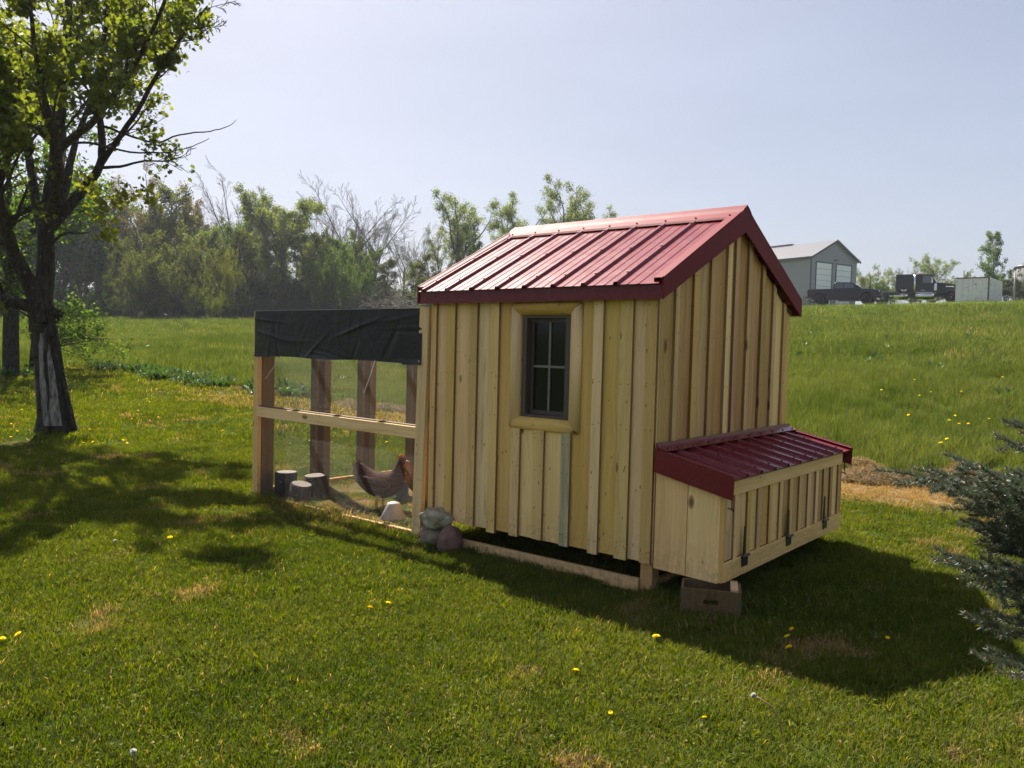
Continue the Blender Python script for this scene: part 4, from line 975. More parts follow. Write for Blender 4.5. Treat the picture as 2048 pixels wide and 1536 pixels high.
near = [(1312, 1283, 'yellow dandelion in the sunlit grass at the edge of the coop shadow', 1.25), (1151, 1354, 'yellow dandelion alone in the sunlit foreground lawn', 1.1), (740, 1224, 'yellow dandelion below the wire run in the open lawn', 1.1),
        (776, 1214, 'dandelion just right of another one in the open lawn', .9), (340, 1079, 'yellow dandelion at the edge of the tree shadow', 1.1), (1469, 1236, 'yellow dandelion at the right foot of the wooden crate', 1.1),
        (1578, 1306, 'lower yellow dandelion of the trio in the coop shadow', 1.1), (1574, 1283, 'middle dandelion of the trio in the coop shadow', 1.1), (1583, 1268, 'topmost dandelion of the trio in the coop shadow', .9),
        (37, 1280, 'yellow dandelion near the left edge of the lawn foreground', 1.0), (4, 1290, 'dandelion cut by the left edge of the photo', 1.0), (1408, 1450, 'small half-open dandelion low in the foreground lawn', .7), (1220, 1440, 'small dandelion bud in the foreground left of the seed head', .6),
        (1774, 1285, 'small dandelion deep in the coop shadow on the right', .7), (1955, 1262, 'small yellow dandelion under the spruce branches', .8), (1880, 913, 'large yellow dandelion in the long grass above the hay', 1.6)]
for px, py, lb, s in near:
    g = ground_at(px, py+8); dandelion(g, .045 if py > 1000 else .22, lb, None, s)
far_pts = []
random.seed(5)
while len(far_pts) < 34:
    px, py = random.uniform(20, 830), random.uniform(760, 900); g = ground_at(px, py)
    if g and not bool(is_meadow(g[0], g[1]-.3)) and not (-4.6 < g[0] < .6 and -.1 < g[1] < 2.4): far_pts.append(g)
for g in far_pts: dandelion(g, .05, 'tiny yellow dandelion dotting the mown lawn between maple and run', 'dandelions dotting the lawn behind the run', 1.0)
for _ in range(13):
    px, py = random.uniform(1700, 2040), random.uniform(780, 925); g = ground_at(px, py)
    if g and bool(is_meadow(g[0], g[1])): dandelion(g, .26, 'tiny yellow dandelion in the long meadow grass right of the coop', 'dandelions in the meadow', 1.2)
# seed heads
SEED = leaf_mat('seed_fluff', (.40, .40, .38), (.55, .55, .52), .4, (1, 1, 1))
def seed_head(loc, pts, label):
    t = thing('dandelion_seed_head', loc, label, 'dandelion'); b = MB(); b.tube(pts, .0028, 6); b.build('stem', simple('pink_stem', (.30, .17, .10), .6), t, True)
    tip = Vector(pts[-1]); h = MB()
    for k in range(120):
        v = Vector((random.gauss(0, 1), random.gauss(0, 1), random.gauss(0, 1))).normalized(); s_ = v.orthogonal().normalized()*.0012; L = .012
        h.add([tip+s_, tip-s_, tip+v*L-s_*2.2, tip+v*L+s_*2.2], [(0, 1, 2, 3)])
    h.build('seed_ball', SEED, t)
seed_head(ground_at(1565, 1480), [(0, 0, 0), (-.01, -.01, .07), (-.04, -.02, .13), (-.09, -.03, .155), (-.12, -.03, .16)], 'bent dandelion seed stalk in the foreground lawn')
seed_head(ground_at(272, 1545), [(0, 0, 0), (-.01, 0, .04), (-.02, 0, .07)], 'white dandelion seed head at the lower edge on the left')
seed_head(ground_at(230, 1098), [(0, 0, 0), (.0, 0, .04), (.0, 0, .06)], 'white seed head in the tree shadow on the left lawn')

# ------------------------------------------------------------------ heaps of raked dry grass
def hay_heap(loc, rx, ry, h, label, n, seed, rz=0.0, name='hay_heap'):
    g = np.random.default_rng(seed); t = thing(name, loc, label, 'hay heap', 'heaps of raked dry grass', rz)
    nn_ = 28; b = MB(); rings = []
    for j in range(7):
        f = j/6; z = h*(1-f**1.6)*.75
        rings.append([(rx*max(f, .02)*math.cos(2*PI*k/nn_)*(1+.15*math.sin(3*k+seed)), ry*max(f, .02)*math.sin(2*PI*k/nn_)*(1+.15*math.cos(2*k+seed)), z*(1+.2*math.sin(k*1.7+j))-(.03 if j == 6 else 0)) for k in range(nn_)])
    b.loft(rings); b.build('heap_core', simple('matted_thatch', (.10, .065, .035), .95, bump=.8, scale=14), t, True)
    r = np.sqrt(g.random(n)); a = g.uniform(0, 2*PI, n); x = rx*r*np.cos(a)*1.05; y = ry*r*np.sin(a)*1.05; z = h*(1-r**1.6)*.75*g.uniform(.75, 1.15, n)+.01
    L = g.uniform(.04, .13, n); th = g.uniform(0, 2*PI, n); el = g.normal(0, .35, n); d = np.stack([np.cos(th)*np.cos(el), np.sin(th)*np.cos(el), np.sin(el)], -1)
    w = np.cross(d, g.normal(size=(n, 3))); w /= np.linalg.norm(w, axis=1, keepdims=True); w *= .0016
    c = np.stack([x, y, z], -1); p0 = c-d*L[:, None]/2; p1 = c+d*L[:, None]/2; mid = c+np.cross(d, w)*8+np.array([0, 0, .006])
    V = np.stack([p0-w, p0+w, mid+w, mid-w, p1+w, p1-w], 1).reshape(-1, 3); base = (np.arange(n)*6)[:, None]
    F = np.concatenate([base+np.array([[0, 1, 2, 3]]), base+np.array([[3, 2, 4, 5]])]); o = link('dry_grass', np_mesh('dry_grass', V, F, STRAW), t); o['kind'] = 'stuff'
    return t
for k, (px, py, rx, ry, h, lb) in enumerate((
        (1745, 962, .55, .28, .17, 'broad brown hay heap just right of the nest box'), (1722, 945, .38, .2, .20, 'dark brown hay heap against the long grass behind the nest box'),
        (1905, 975, .42, .25, .22, 'tan pointed hay heap in front of the meadow behind the spruce tips'), (1975, 965, .35, .22, .15, 'low hay heap beside the spruce branches'), (1925, 948, .25, .18, .16, 'dark hay heap behind the tan pointed one'),
        (1815, 968, .35, .2, .09, 'thin green and brown hay scatter between the larger heaps'), (700, 812, .75, .25, .16, 'dark hay heap seen through the run between its left posts'), (775, 822, .7, .25, .17, 'dark hay heap seen through the run beside its back posts'),
        (545, 788, .6, .22, .10, 'flat hay heap at the meadow edge just left of the run posts'), (470, 778, .5, .2, .08, 'small brown hay scatter at the meadow edge left of the run'))):
    g = ground_at(px, py); hay_heap((g[0], g[1], g[2]), rx, ry, h, lb, 2600 if px > 1500 else 1500, 40+k, random.uniform(-.4, .4))

# ------------------------------------------------------------------ weeds along the meadow edge
def weed_mesh(seed):
    g = np.random.default_rng(seed); V = []; F = []
    for i in range(46):
        a = g.uniform(0, 2*PI); L = g.uniform(.12, .30); el = g.uniform(.35, 1.35); w = g.uniform(.012, .030); d = np.array([math.cos(a)*math.cos(el), math.sin(a)*math.cos(el), math.sin(el)]); s = np.array([-math.sin(a), math.cos(a), 0])*w
        o = np.array([g.normal(0, .06), g.normal(0, .06), g.uniform(0, .06)]); m = o+d*L*.5; e = o+d*L+np.array([0, 0, -L*.25]); b = len(V)
        V += [o-s*.2, o+s*.2, m+s, m-s, e]; F += [(b, b+1, b+2, b+3), (b+3, b+2, b+4, b+4)]
    F4 = np.array([f for f in F if f[2] != f[3]]); F3 = np.array([f[:3] for f in F if f[2] == f[3]])
    return np_mesh('weed_leaves', np.array(V), [F4, F3], WEED)
wm = [weed_mesh(k) for k in range(4)]; wo = [bpy.data.objects.new('weed_clump', m) for m in wm]
g = np.random.default_rng(8); X = np.concatenate([g.uniform(-22, -11.5, 190), g.uniform(-11, 3, 50)]); Y = edge_y(X)+g.normal(.25, .22, len(X))
Xb = -22.4+g.normal(0, .4, 60); Yb = g.uniform(-2, 5.5, 60); X = np.concatenate([X, Xb]); Y = np.concatenate([Y, Yb])
gx, gy = ground_at(22, 752)[:2]; Xc = gx+g.normal(0, .35, 16); Yc = gy+g.normal(0, .35, 16); X = np.concatenate([X, Xc]); Y = np.concatenate([Y, Yc])
scatter('edge_weeds', np.stack([X, Y, terr(X, Y)], -1), wo, g.uniform(.5, 1.25, len(X))*np.where(X > -11, .7, 1), seed=9)
g = np.random.default_rng(18); x, y = ring_points(10, 50, .10, -.7, .7, 44); k = is_meadow(x, y-.5); x, y = x[k], y[k]
scatter('meadow_weeds', np.stack([x, y, terr(x, y)], -1), wo, g.uniform(.6, 1.4, len(x)), seed=10)
# ------------------------------------------------------------------ trees
def unit(v): return v/np.maximum(np.linalg.norm(v, axis=-1, keepdims=True), 1e-9)
class Tree:
    """recursive branching; keeps segments and tip positions"""
    def __init__(s, seed): s.g = np.random.default_rng(seed); s.P0 = []; s.P1 = []; s.R0 = []; s.R1 = []; s.tips = []; s.lv = []
    def limb(s, p, d, L, r0, r1, nseg, bend, grav, level):
        pts = [np.array(p, float)]; d = unit(np.array(d, float)); step = L/nseg; rs = np.linspace(r0, r1, nseg+1)
        for i in range(nseg):
            d = unit(d+s.g.normal(0, bend, 3)+np.array([0, 0, grav])); q = pts[-1]+d*step
            s.P0.append(pts[-1]); s.P1.append(q); s.R0.append(rs[i]); s.R1.append(rs[i+1]*.98); s.lv.append(level); pts.append(q)
        return np.array(pts), rs, d
    def polyline(s, pts, rads, level=0):
        pts = np.array(pts, float)
        for i in range(len(pts)-1): s.P0.append(pts[i]); s.P1.append(pts[i+1]); s.R0.append(rads[i]); s.R1.append(rads[i+1]); s.lv.append(level)
    def grow(s, pts, rs, level, spec):
        """children along a parent polyline"""
        if level >= len(spec): return
        n, frac, ang, start, nseg, bend, grav, rf = spec[level]
        L0 = np.linalg.norm(np.diff(pts, axis=0), axis=1).sum(); k = len(pts)-1
        n = max(1, int(round(n*s.g.uniform(.8, 1.2))))
        for i in range(n):
            t = start+(1-start)*(i+s.g.random())/n; t = min(t, .999); f = t*k; j = int(f); q = pts[j]+(pts[j+1]-pts[j])*(f-j); r = rs[j]+(rs[j+1]-rs[j])*(f-j)
            d = unit(pts[j+1]-pts[j]); v = unit(np.cross(d, s.g.normal(size=3))); a = ang*s.g.uniform(.7, 1.25)
            nd = d*math.cos(a)+v*math.sin(a); L = L0*frac*s.g.uniform(.7, 1.2)*(1.15-.55*t)
            c, crs, _ = s.limb(q, nd, L, r*rf, r*rf*.35, nseg, bend, grav, level+1)
            if level+1 >= len(spec): s.tips += list(c[1:])
            s.grow(c, crs, level+1, spec)
    def wood(s, name, mat, sides=(8, 6, 5, 3, 3), rmin=.004):
        P0, P1, R0, R1, lv = map(np.array, (s.P0, s.P1, s.R0, s.R1, s.lv)); R0 = np.maximum(R0, rmin); R1 = np.maximum(R1, rmin); Vs, Fs, b = [], [], 0
        for l in sorted(set(lv)):
            k = lv == l; V, F = seg_tubes(P0[k], P1[k], R0[k], R1[k], sides[min(l, len(sides)-1)]); Vs.append(V); Fs.append(F+b); b += len(V)
        return np_mesh(name, np.concatenate(Vs), np.concatenate(Fs), mat, True)
    def wood_split(s, mat, lv_split, sides, rmin):
        P0, P1, R0, R1, lv = map(np.array, (s.P0, s.P1, s.R0, s.R1, s.lv)); out = []
        R0 = np.maximum(R0, rmin); R1 = np.maximum(R1, rmin)
        for nm, sel in (('trunk', lv < lv_split), ('branches', lv >= lv_split)):
            Vs, Fs, b = [], [], 0
            for l in sorted(set(lv[sel])):
                k = lv == l; V, F = seg_tubes(P0[k], P1[k], R0[k], R1[k], sides[min(l, len(sides)-1)]); Vs.append(V); Fs.append(F+b); b += len(V)
            out.append(np_mesh(nm, np.concatenate(Vs), np.concatenate(Fs), mat, True) if Vs else None)
        return out

def leaf_cloud(name, pts, per, spread, size, mat, g, shape='quad', up=.3):
    """leaf faces round given points"""
    pts = np.repeat(np.asarray(pts), per, axis=0); n = len(pts); c = pts+g.normal(0, spread, (n, 3)); s = size*g.uniform(.6, 1.3, n)[:, None]
    nrm = unit(g.normal(size=(n, 3))+np.array([0, 0, up])); x = unit(np.cross(nrm, g.normal(size=(n, 3)))); y = np.cross(nrm, x)
    if shape == 'quad':
        V = np.stack([c-x*s*.5, c+y*s*.32-nrm*s*.08, c+x*s*.5, c-y*s*.32-nrm*s*.08], 1).reshape(-1, 3); F = (np.arange(n)*4)[:, None]+np.array([[0, 1, 2, 3]])
        return np_mesh(name, V, F, mat)
    # five-lobed maple leaf folded along its rib and drooping
    out = [(-.5, 0), (-.30, .38), (-.05, .26), (.08, .52), (.20, .20), (.55, 0), (.20, -.20), (.08, -.52), (-.05, -.26), (-.30, -.38)]
    V = np.stack([c+x*s*a+y*s*b-nrm*s*(abs(b)*.45+max(a, 0)*.35) for a, b in out], 1).reshape(-1, 3); base = (np.arange(n)*10)[:, None]
    F = [base+np.array([[0, 1, 2, 4]]), base+np.array([[2, 3, 4, 4]])[:, :3], base+np.array([[0, 4, 5, 6]]), base+np.array([[0, 6, 8, 9]]), base+np.array([[6, 7, 8, 8]])[:, :3]]
    F4 = np.concatenate([F[0], F[2], F[3]]); F3 = np.concatenate([F[1], F[4]]); return np_mesh(name, V, [F4, F3], mat)

# ---- the maple: main limbs as they stand, at 13.6 m
MR = 13.6
def mp(px, py, dz=0.0):
    """point on the maple, dz metres behind (+) or in front (-) of its trunk plane"""
    d = ray(px, py); base = ray(120, 862); D = float(np.dot(FWD, (np.array([-10.15, .38, .2])-CAM))); return CAM+d*(D+dz)
mt = Tree(31)
limbs = [  # points (px, py, depth), start and end radius
    ([(118, 875, 0), (110, 820, 0), (100, 750, 0), (90, 680, 0), (82, 620, 0), (82, 560, 0)], .225, .16, 0),
    ([(84, 600, 0), (92, 520, .0), (93, 440, -.1), (108, 340, -.2), (118, 250, -.3), (124, 170, -.3), (135, 70, -.3), (138, -40, -.2), (150, -160, 0)], .145, .035, 1),
    ([(78, 610, 0), (45, 540, -.2), (22, 490, -.5), (5, 430, -.9), (-20, 330, -1.3), (-50, 200, -1.6), (-70, 60, -1.8)], .125, .035, 1),
    ([(92, 500, 0), (75, 420, .4), (62, 340, .7), (48, 270, 1.0), (20, 205, 1.3), (-20, 150, 1.6), (-60, 60, 1.8)], .085, .03, 1),
    ([(100, 455, 0), (140, 410, .1), (178, 365, .2), (200, 330, .2), (204, 270, .2), (195, 205, .1), (200, 120, .0), (215, 30, .0), (220, -80, .1)], .09, .025, 1),
    ([(200, 330, .2), (235, 280, .0), (275, 220, -.2), (320, 140, -.4), (355, 85, -.5), (385, 45, -.6), (415, 12, -.7)], .05, .010, 1),
    ([(112, 430, 0), (130, 385, .5), (140, 330, .8), (160, 255, 1.2), (190, 190, 1.5), (235, 110, 1.8), (270, 20, 2.0), (290, -60, 2.1)], .07, .02, 1),
    ([(118, 300, -.3), (145, 275, -.6), (180, 250, -.9), (215, 205, -1.2), (258, 150, -1.5), (300, 70, -1.8), (330, 0, -2.0)], .065, .02, 1),
    ([(112, 290, -.2), (80, 262, -.5), (50, 225, -.8), (10, 160, -1.2), (-40, 90, -1.5)], .06, .02, 1),
    ([(205, 335, .2), (240, 333, .2), (290, 322, .3), (335, 322, .3), (365, 312, .4)], .028, .006, 2),
    ([(200, 250, .1), (250, 268, .2), (310, 285, .3), (360, 270, .4), (420, 262, .5), (455, 253, .5), (472, 240, .5)], .022, .004, 3),
    ([(130, 290, -.2), (180, 285, -.2), (260, 305, -.4), (340, 303, -.5), (385, 292, -.6), (418, 277, -.6)], .022, .004, 3),
    ([(72, 615, 0), (30, 605, -.3), (-10, 592, -.7), (-60, 570, -1.2)], .10, .06, 1),
    ([(92, 500, -.1), (112, 478, -.2), (135, 466, -.3), (165, 466, -.4), (182, 462, -.5)], .035, .008, 3),
    ([(84, 640, .05), (106, 632, -.02), (116, 618, -.02)], .12, .10, 0),
    ([(93, 440, .0), (110, 395, -.5), (118, 350, -1.0), (112, 280, -1.5), (90, 200, -1.9), (70, 100, -2.2), (60, 0, -2.4)], .08, .02, 1),
    ([(105, 400, .0), (120, 330, .9), (125, 260, 1.6), (100, 180, 2.1), (110, 80, 2.6), (120, -40, 2.9)], .08, .02, 1),
    ([(-12, 400, -1.1), (10, 330, -1.2), (30, 250, -1.4), (40, 160, -1.6)], .06, .02, 1),
    ([(-20, 330, -1.3), (-90, 230, -1.2), (-160, 120, -1.0), (-210, 10, -.8)], .07, .02, 1),
    ([(60, 300, .8), (-40, 240, 1.4), (-130, 170, 1.9), (-200, 90, 2.3)], .06, .02, 1),
]
tips_w = []
for pts, ra, rb, lv in limbs:
    P = [mp(*q) for q in pts]
    # subdivide for smooth curves with small wobble
    Q = []; n = len(P)
    for i in range(n-1):
        a = P[max(i-1, 0)]; b_ = P[i]; c = P[i+1]; d = P[min(i+2, n-1)]
        for k in range(4):
            t = k/4; Q.append(.5*((2*b_)+(-a+c)*t+(2*a-5*b_+4*c-d)*t*t+(-a+3*b_-3*c+d)*t**3)+mt.g.normal(0, .004, 3))
    Q.append(P[-1]); R = np.linspace(0, 1, len(Q)); R = ra+(rb-ra)*R**.8
    mt.polyline(Q, R, lv); Q = np.array(Q)
    if lv == 1 or lv == 2:
        k0 = int(len(Q)*.35)
        q, rr = Q[k0:], R[k0:]
        if lv == 2: mt.grow(q, rr*.8, 1, [(0,)*8, (7, .40, .8, .2, 5, .10, .03, .5), (4, .5, .8, .3, 3, .14, .02, .5)])
        else: mt.grow(q, rr, 0, [(9 if ra > .06 else 7, .36, .75, .08, 6, .10, .05, .42), (6, .45, .8, .15, 4, .13, .03, .5), (4, .5, .8, .25, 3, .16, .0, .5)])
tips = np.array(mt.tips)
# project tips to keep the crown's own outline: the lower right stays open as on the tree
rel = tips-CAM; zz = rel@FWD; tx = 1024+FPX*(rel@RT)/zz; ty = 768-FPX*(rel@UP)/zz
lim = np.interp(tx, [-400, 0, 60, 180, 230, 330, 380, 420, 470], [300, 330, 250, 205, 300, 345, 260, 215, 20])
keep = (ty < lim+mt.g.normal(0, 14, len(ty))) | (mt.g.random(len(ty)) < .07)
keep &= tx < np.interp(ty, [-100, 0, 60, 100, 140, 200, 300, 340], [470, 425, 395, 345, 380, 400, 385, 370])+8
tips = tips[keep]
hole = (mt.g.random(len(tips)) < .9) & (np.sin(tips[:, 0]*4.1+1)*np.sin(tips[:, 1]*4.7)*np.sin(tips[:, 2]*4.3+2) < .16); tips = tips[hole]
# a few leaf sprigs that hang free
extra = [(250, 385, -.6), (262, 395, -.6), (238, 398, -.5), (285, 380, -.8), (300, 392, -.8), (215, 470, -.5), (225, 465, -.5), (190, 392, -.6), (202, 410, -.6), (195, 430, -.7), (300, 405, -.8), (225, 405, -.5), (160, 365, -.4), (172, 370, -.4)]
ex = np.array([mp(*q) for q in extra])
maple = thing('maple_tree', (-10.15, .38, tz(-10.15, .38)), 'large maple with a bare weathered scar on its trunk left of the run', 'maple tree', 'maples on the left lawn')
off = np.array(maple.location)
mt.P0 = [p-off for p in mt.P0]; mt.P1 = [p-off for p in mt.P1]
tr_, br_ = mt.wood_split(BARK, 2, (14, 10, 6, 4, 3), .0045)
# noisy trunk surface
link('trunk', tr_, maple); link('branches', br_, maple)['kind'] = 'stuff'
lm = leaf_cloud('leaves', tips-off, 4, .07, .080, MAPLE_LEAF, mt.g, 'maple'); link('leaves', lm, maple)['kind'] = 'stuff'
lm = leaf_cloud('leaf_sprig', ex-off, 20, .08, .085, LEAF_YELLOW, mt.g, 'maple'); link('leaf_sprig', lm, maple)['kind'] = 'stuff'
# root flare and torn scar on the right of the trunk
b = MB(); rings = []
for z, k in ((-.1, 1.5), (.06, 1.28), (.25, 1.08), (.5, 1.0), (.9, .96)):
    c = mp(118-z*16, 862-z*120, 0)-off; rings.append([Vector((c[0]+.218*k*math.cos(a)*(1+.10*math.sin(3*a+1)), c[1]+.218*k*math.sin(a)*(1+.10*math.sin(3*a+1)), c[2])) for a in np.linspace(0, 2*PI, 20, endpoint=False)])
b.loft(rings); b.build('root_flare', BARK, maple, True)
# scar: strip of bare wood following the trunk, facing the camera side
sc_ = MB(); rings = []
rt2 = Vector(RT); fw2 = Vector(FWD)
for (px, py, w, dp) in ((98, 668, .03, -.175), (101, 690, .075, -.20), (106, 730, .10, -.215), (112, 775, .12, -.23), (118, 815, .13, -.245), (123, 850, .13, -.26)):
    c = Vector(mp(px, py, 0)-off); rings.append([c+rt2*(w*math.cos(a))+fw2*(dp-.02+.06*(1-math.sin(a))+.012*math.sin(5*a+py)) for a in np.linspace(0, PI, 9)])
for i in range(len(rings)-1):
    for k in range(8): sc_.add([rings[i][k], rings[i][k+1], rings[i+1][k+1], rings[i+1][k]], [(0, 1, 2, 3)])
sc_.build('bare_wood_scar', BARE_WOOD, maple, True)
# torn bark lip round the scar
lp = MB(); lp.tube([mp(104, 645, -.17)-off, mp(93, 672, -.19)-off, mp(91, 715, -.21)-off, mp(95, 765, -.22)-off, mp(100, 815, -.23)-off, mp(105, 866, -.24)-off], [.035, .035, .032, .035, .04, .05], 8)
lp.tube([mp(110, 650, -.12)-off, mp(117, 690, -.10)-off, mp(124, 740, -.10)-off, mp(136, 800, -.11)-off, mp(148, 862, -.12)-off], [.03, .03, .03, .035, .05], 8); lp.build('bark_lip', BARK, maple, True)

# ---- second maple at the left edge, farther back
g2 = ground_at(22, 752)
t2 = Tree(77); c, r, d = t2.limb((0, 0, -.1), (-.12, .05, 1), 3.2, .20, .16, 5, .03, .0, 0)
for k in range(5):
    a = k*1.26+2.2; cc, rr, dd = t2.limb(c[-2 if k % 2 else -1], (math.cos(a)*.7, math.sin(a)*.7, 1), 3.9, .10, .03, 7, .08, .03, 1)
    t2.grow(cc, rr, 0, [(8, .38, .8, .15, 5, .10, .02, .5), (6, .45, .8, .2, 4, .13, .02, .5), (4, .5, .8, .25, 2, .15, 0, .5)])
m2 = thing('maple_tree', g2, 'leaning maple trunk at the left edge of the lawn behind the scarred maple', 'maple tree', 'maples on the left lawn')
a_, b_ = t2.wood_split(BARK, 2, (12, 8, 5, 3, 3), .008); link('trunk', a_, m2); link('branches', b_, m2)['kind'] = 'stuff'
link('leaves', leaf_cloud('leaves', t2.tips, 2, .14, .13, LEAF_GREEN, t2.g, 'quad'), m2)['kind'] = 'stuff'
# low leafy sprays of a young maple between them
t3 = Tree(78)
for k in range(9):
    a = k*.7; c, r, d = t3.limb((0, 0, .2+.25*k), (math.cos(a), math.sin(a), .35), 2.2, .04, .008, 6, .07, .0, 1)
    t3.grow(c, r, 1, [(0,)*8, (8, .42, .8, .15, 4, .10, -.01, .5), (4, .5, .7, .2, 2, .12, 0, .5)])
t3.limb((0, 0, 0), (0, 0, 1), 3.2, .07, .03, 5, .03, 0, 0)
ym = thing('young_maple', polar(62, 25), 'young maple with layered bright yellow-green leaves behind the scarred maple', 'young maple')
a_, b_ = t3.wood_split(BARK, 1, (8, 6, 5, 3), .006); link('trunk', a_, ym); link('branches', b_, ym)['kind'] = 'stuff'
tp_ = np.array(t3.tips); link('leaves', leaf_cloud('leaves', tp_, 9, .12, .10, LEAF_GREEN, t3.g, 'quad', 1.4), ym)['kind'] = 'stuff'
ym.scale = (.92, .92, 1.0)

# ---- forest trees: variants, then copies
def forest_variant(seed, kind):
    """height normalised to about 10 units"""
    t = Tree(seed); g = t.g; H = 10.0
    if kind == 'bare':      # fan of fine ascending branches
        c, r, d = t.limb((0, 0, 0), (g.normal()*.04, g.normal()*.04, 1), 4.8, .17, .12, 6, .03, .05, 0)
        for k in range(9):
            a = k*.7+g.random()*.5; c2, r2, _ = t.limb(c[2+k % 5], (math.cos(a)*.72, math.sin(a)*.72, 1), 5.0, .055, .010, 8, .025, .012, 1)
            t.grow(c2, r2, 0, [(9, .42, .50, .12, 6, .03, .012, .42), (7, .42, .5, .2, 3, .04, .01, .5), (3, .6, .45, .2, 2, .05, .0, .6)])
        return t, None
    if kind == 'sparse':    # tall airy crown, leaders visible
        c, r, d = t.limb((0, 0, 0), (g.normal()*.05, g.normal()*.05, 1), 4.0, .19, .15, 6, .05, .03, 0)
        for k in range(5):
            a = k*1.3+g.random(); c2, r2, _ = t.limb(c[-1-(k % 3)], (math.cos(a)*.42, math.sin(a)*.42, 1), 6.0, .09, .015, 10, .13, .05, 1)
            t.grow(c2, r2, 0, [(10, .26, .8, .15, 5, .13, .04, .5), (6, .42, .8, .2, 3, .14, .02, .5), (3, .5, .8, .2, 2, .15, 0, .6)])
        return t, (9, .11, .11)
    if kind == 'round':     # rounded full crown on a visible trunk
        c, r, d = t.limb((0, 0, 0), (g.normal()*.05, g.normal()*.05, 1), 5.4, .16, .12, 8, .06, .02, 0)
        for k in range(9):
            a = k*.75+g.random(); c2, r2, _ = t.limb(c[-1-(k % 3)], (math.cos(a)*.8, math.sin(a)*.8, 1.0), 4.2, .06, .01, 8, .09, .0, 1)
            t.grow(c2, r2, 0, [(9, .34, .7, .12, 5, .12, .02, .5), (6, .42, .8, .2, 3, .14, 0, .5), (3, .5, .8, .2, 2, .12, 0, .6)])
        return t, (12, .10, .12)
    if kind == 'dense':     # full broad-leaved forest tree, leaves from low down
        c, r, d = t.limb((0, 0, 0), (g.normal()*.04, g.normal()*.04, 1), 8.5, .17, .04, 10, .04, .03, 0)
        t.grow(c, r, 0, [(26, .30, .95, .14, 6, .10, .05, .4), (7, .42, .8, .15, 4, .12, .02, .5), (3, .5, .8, .2, 2, .12, 0, .6)])
        return t, (10, .12, .185)
    if kind == 'bush':      # rounded willow bush, many stems from the ground
        for k in range(11):
            a = k*.6+g.random(); c2, r2, _ = t.limb((g.normal()*.3, g.normal()*.3, 0), (math.cos(a)*.75*g.random(), math.sin(a)*.75*g.random(), 1), 8.5*g.uniform(.7, 1.05), .06, .012, 9, .07, -.01, 1)
            t.grow(c2, r2, 0, [(11, .26, .7, .1, 5, .1, .03, .5), (6, .42, .8, .2, 3, .12, .0, .5), (3, .5, .8, .2, 2, .12, 0, .6)])
        return t, (9, .13, .195)
    if kind == 'stem':      # thin woodland trunk with a small high crown
        c, r, d = t.limb((0, 0, 0), (g.normal()*.05, g.normal()*.05, 1), 9.2, .10, .03, 9, .03, .03, 0)
        t.grow(c, r, 0, [(14, .17, .8, .42, 4, .1, .06, .4), (5, .42, .8, .2, 3, .12, .03, .5)])
        return t, (10, .11, .17)
KINDS = {}
for kind, seeds in (('bare', (3, 4, 5)), ('sparse', (11, 12, 13)), ('round', (21, 22)), ('dense', (31, 32, 33)), ('bush', (41, 42)), ('stem', (51, 52))):
    KINDS[kind] = []
    for sd_ in seeds:
        t, lf = forest_variant(sd_, kind); bk_ = BARK_GREY if kind == 'bare' else BARK_FAR
        a_, b_ = t.wood_split(bk_, 1, (7, 5, 3, 3, 3), .007 if kind == 'bare' else .009); tips_ = np.array(t.tips)
        if len(tips_) > 2300: tips_ = tips_[t.g.permutation(len(tips_))[:2300]]
        KINDS[kind].append((a_, b_, tips_, lf, {}))
def forest_tree(name, kind, vi, px, r, H, leaf, label, cat='tree', group=None, wx=1.0, rz=None, dens=1.0):
    a_, b_, tips_, lf, cache = KINDS[kind][vi % len(KINDS[kind])]
    o = thing(name, polar(px, r), label, cat, group, random.uniform(0, 6.28) if rz is None else rz)
    if a_: link('trunk', a_, o)
    link('branches', b_, o)['kind'] = 'stuff'
    if lf and leaf:
        key = (leaf.name, dens)
        if key not in cache:
            per = max(1, int(round(lf[0]*dens))); cache[key] = leaf_cloud('leaves', tips_, per, lf[1]*1.25, lf[2], leaf, np.random.default_rng(len(cache)+5), 'quad')
        link('leaves', cache[key], o)['kind'] = 'stuff'
    k = H/10.0; o.scale = (k*wx, k*wx, k); return o
def Ht(px, top, r, base=None):
    """height of a tree whose top shows at photo row `top`"""
    x, y, z = polar(px, r); d = ray(px, top); tt = ((x-CAM[0])*FWD[0]+(y-CAM[1])*FWD[1])/(FWD[0]**2+FWD[1]**2)**.5; h = math.hypot(d[0], d[1]); return float(CAM[2]+d[2]/h*r-z)
random.seed(99)
F = forest_tree
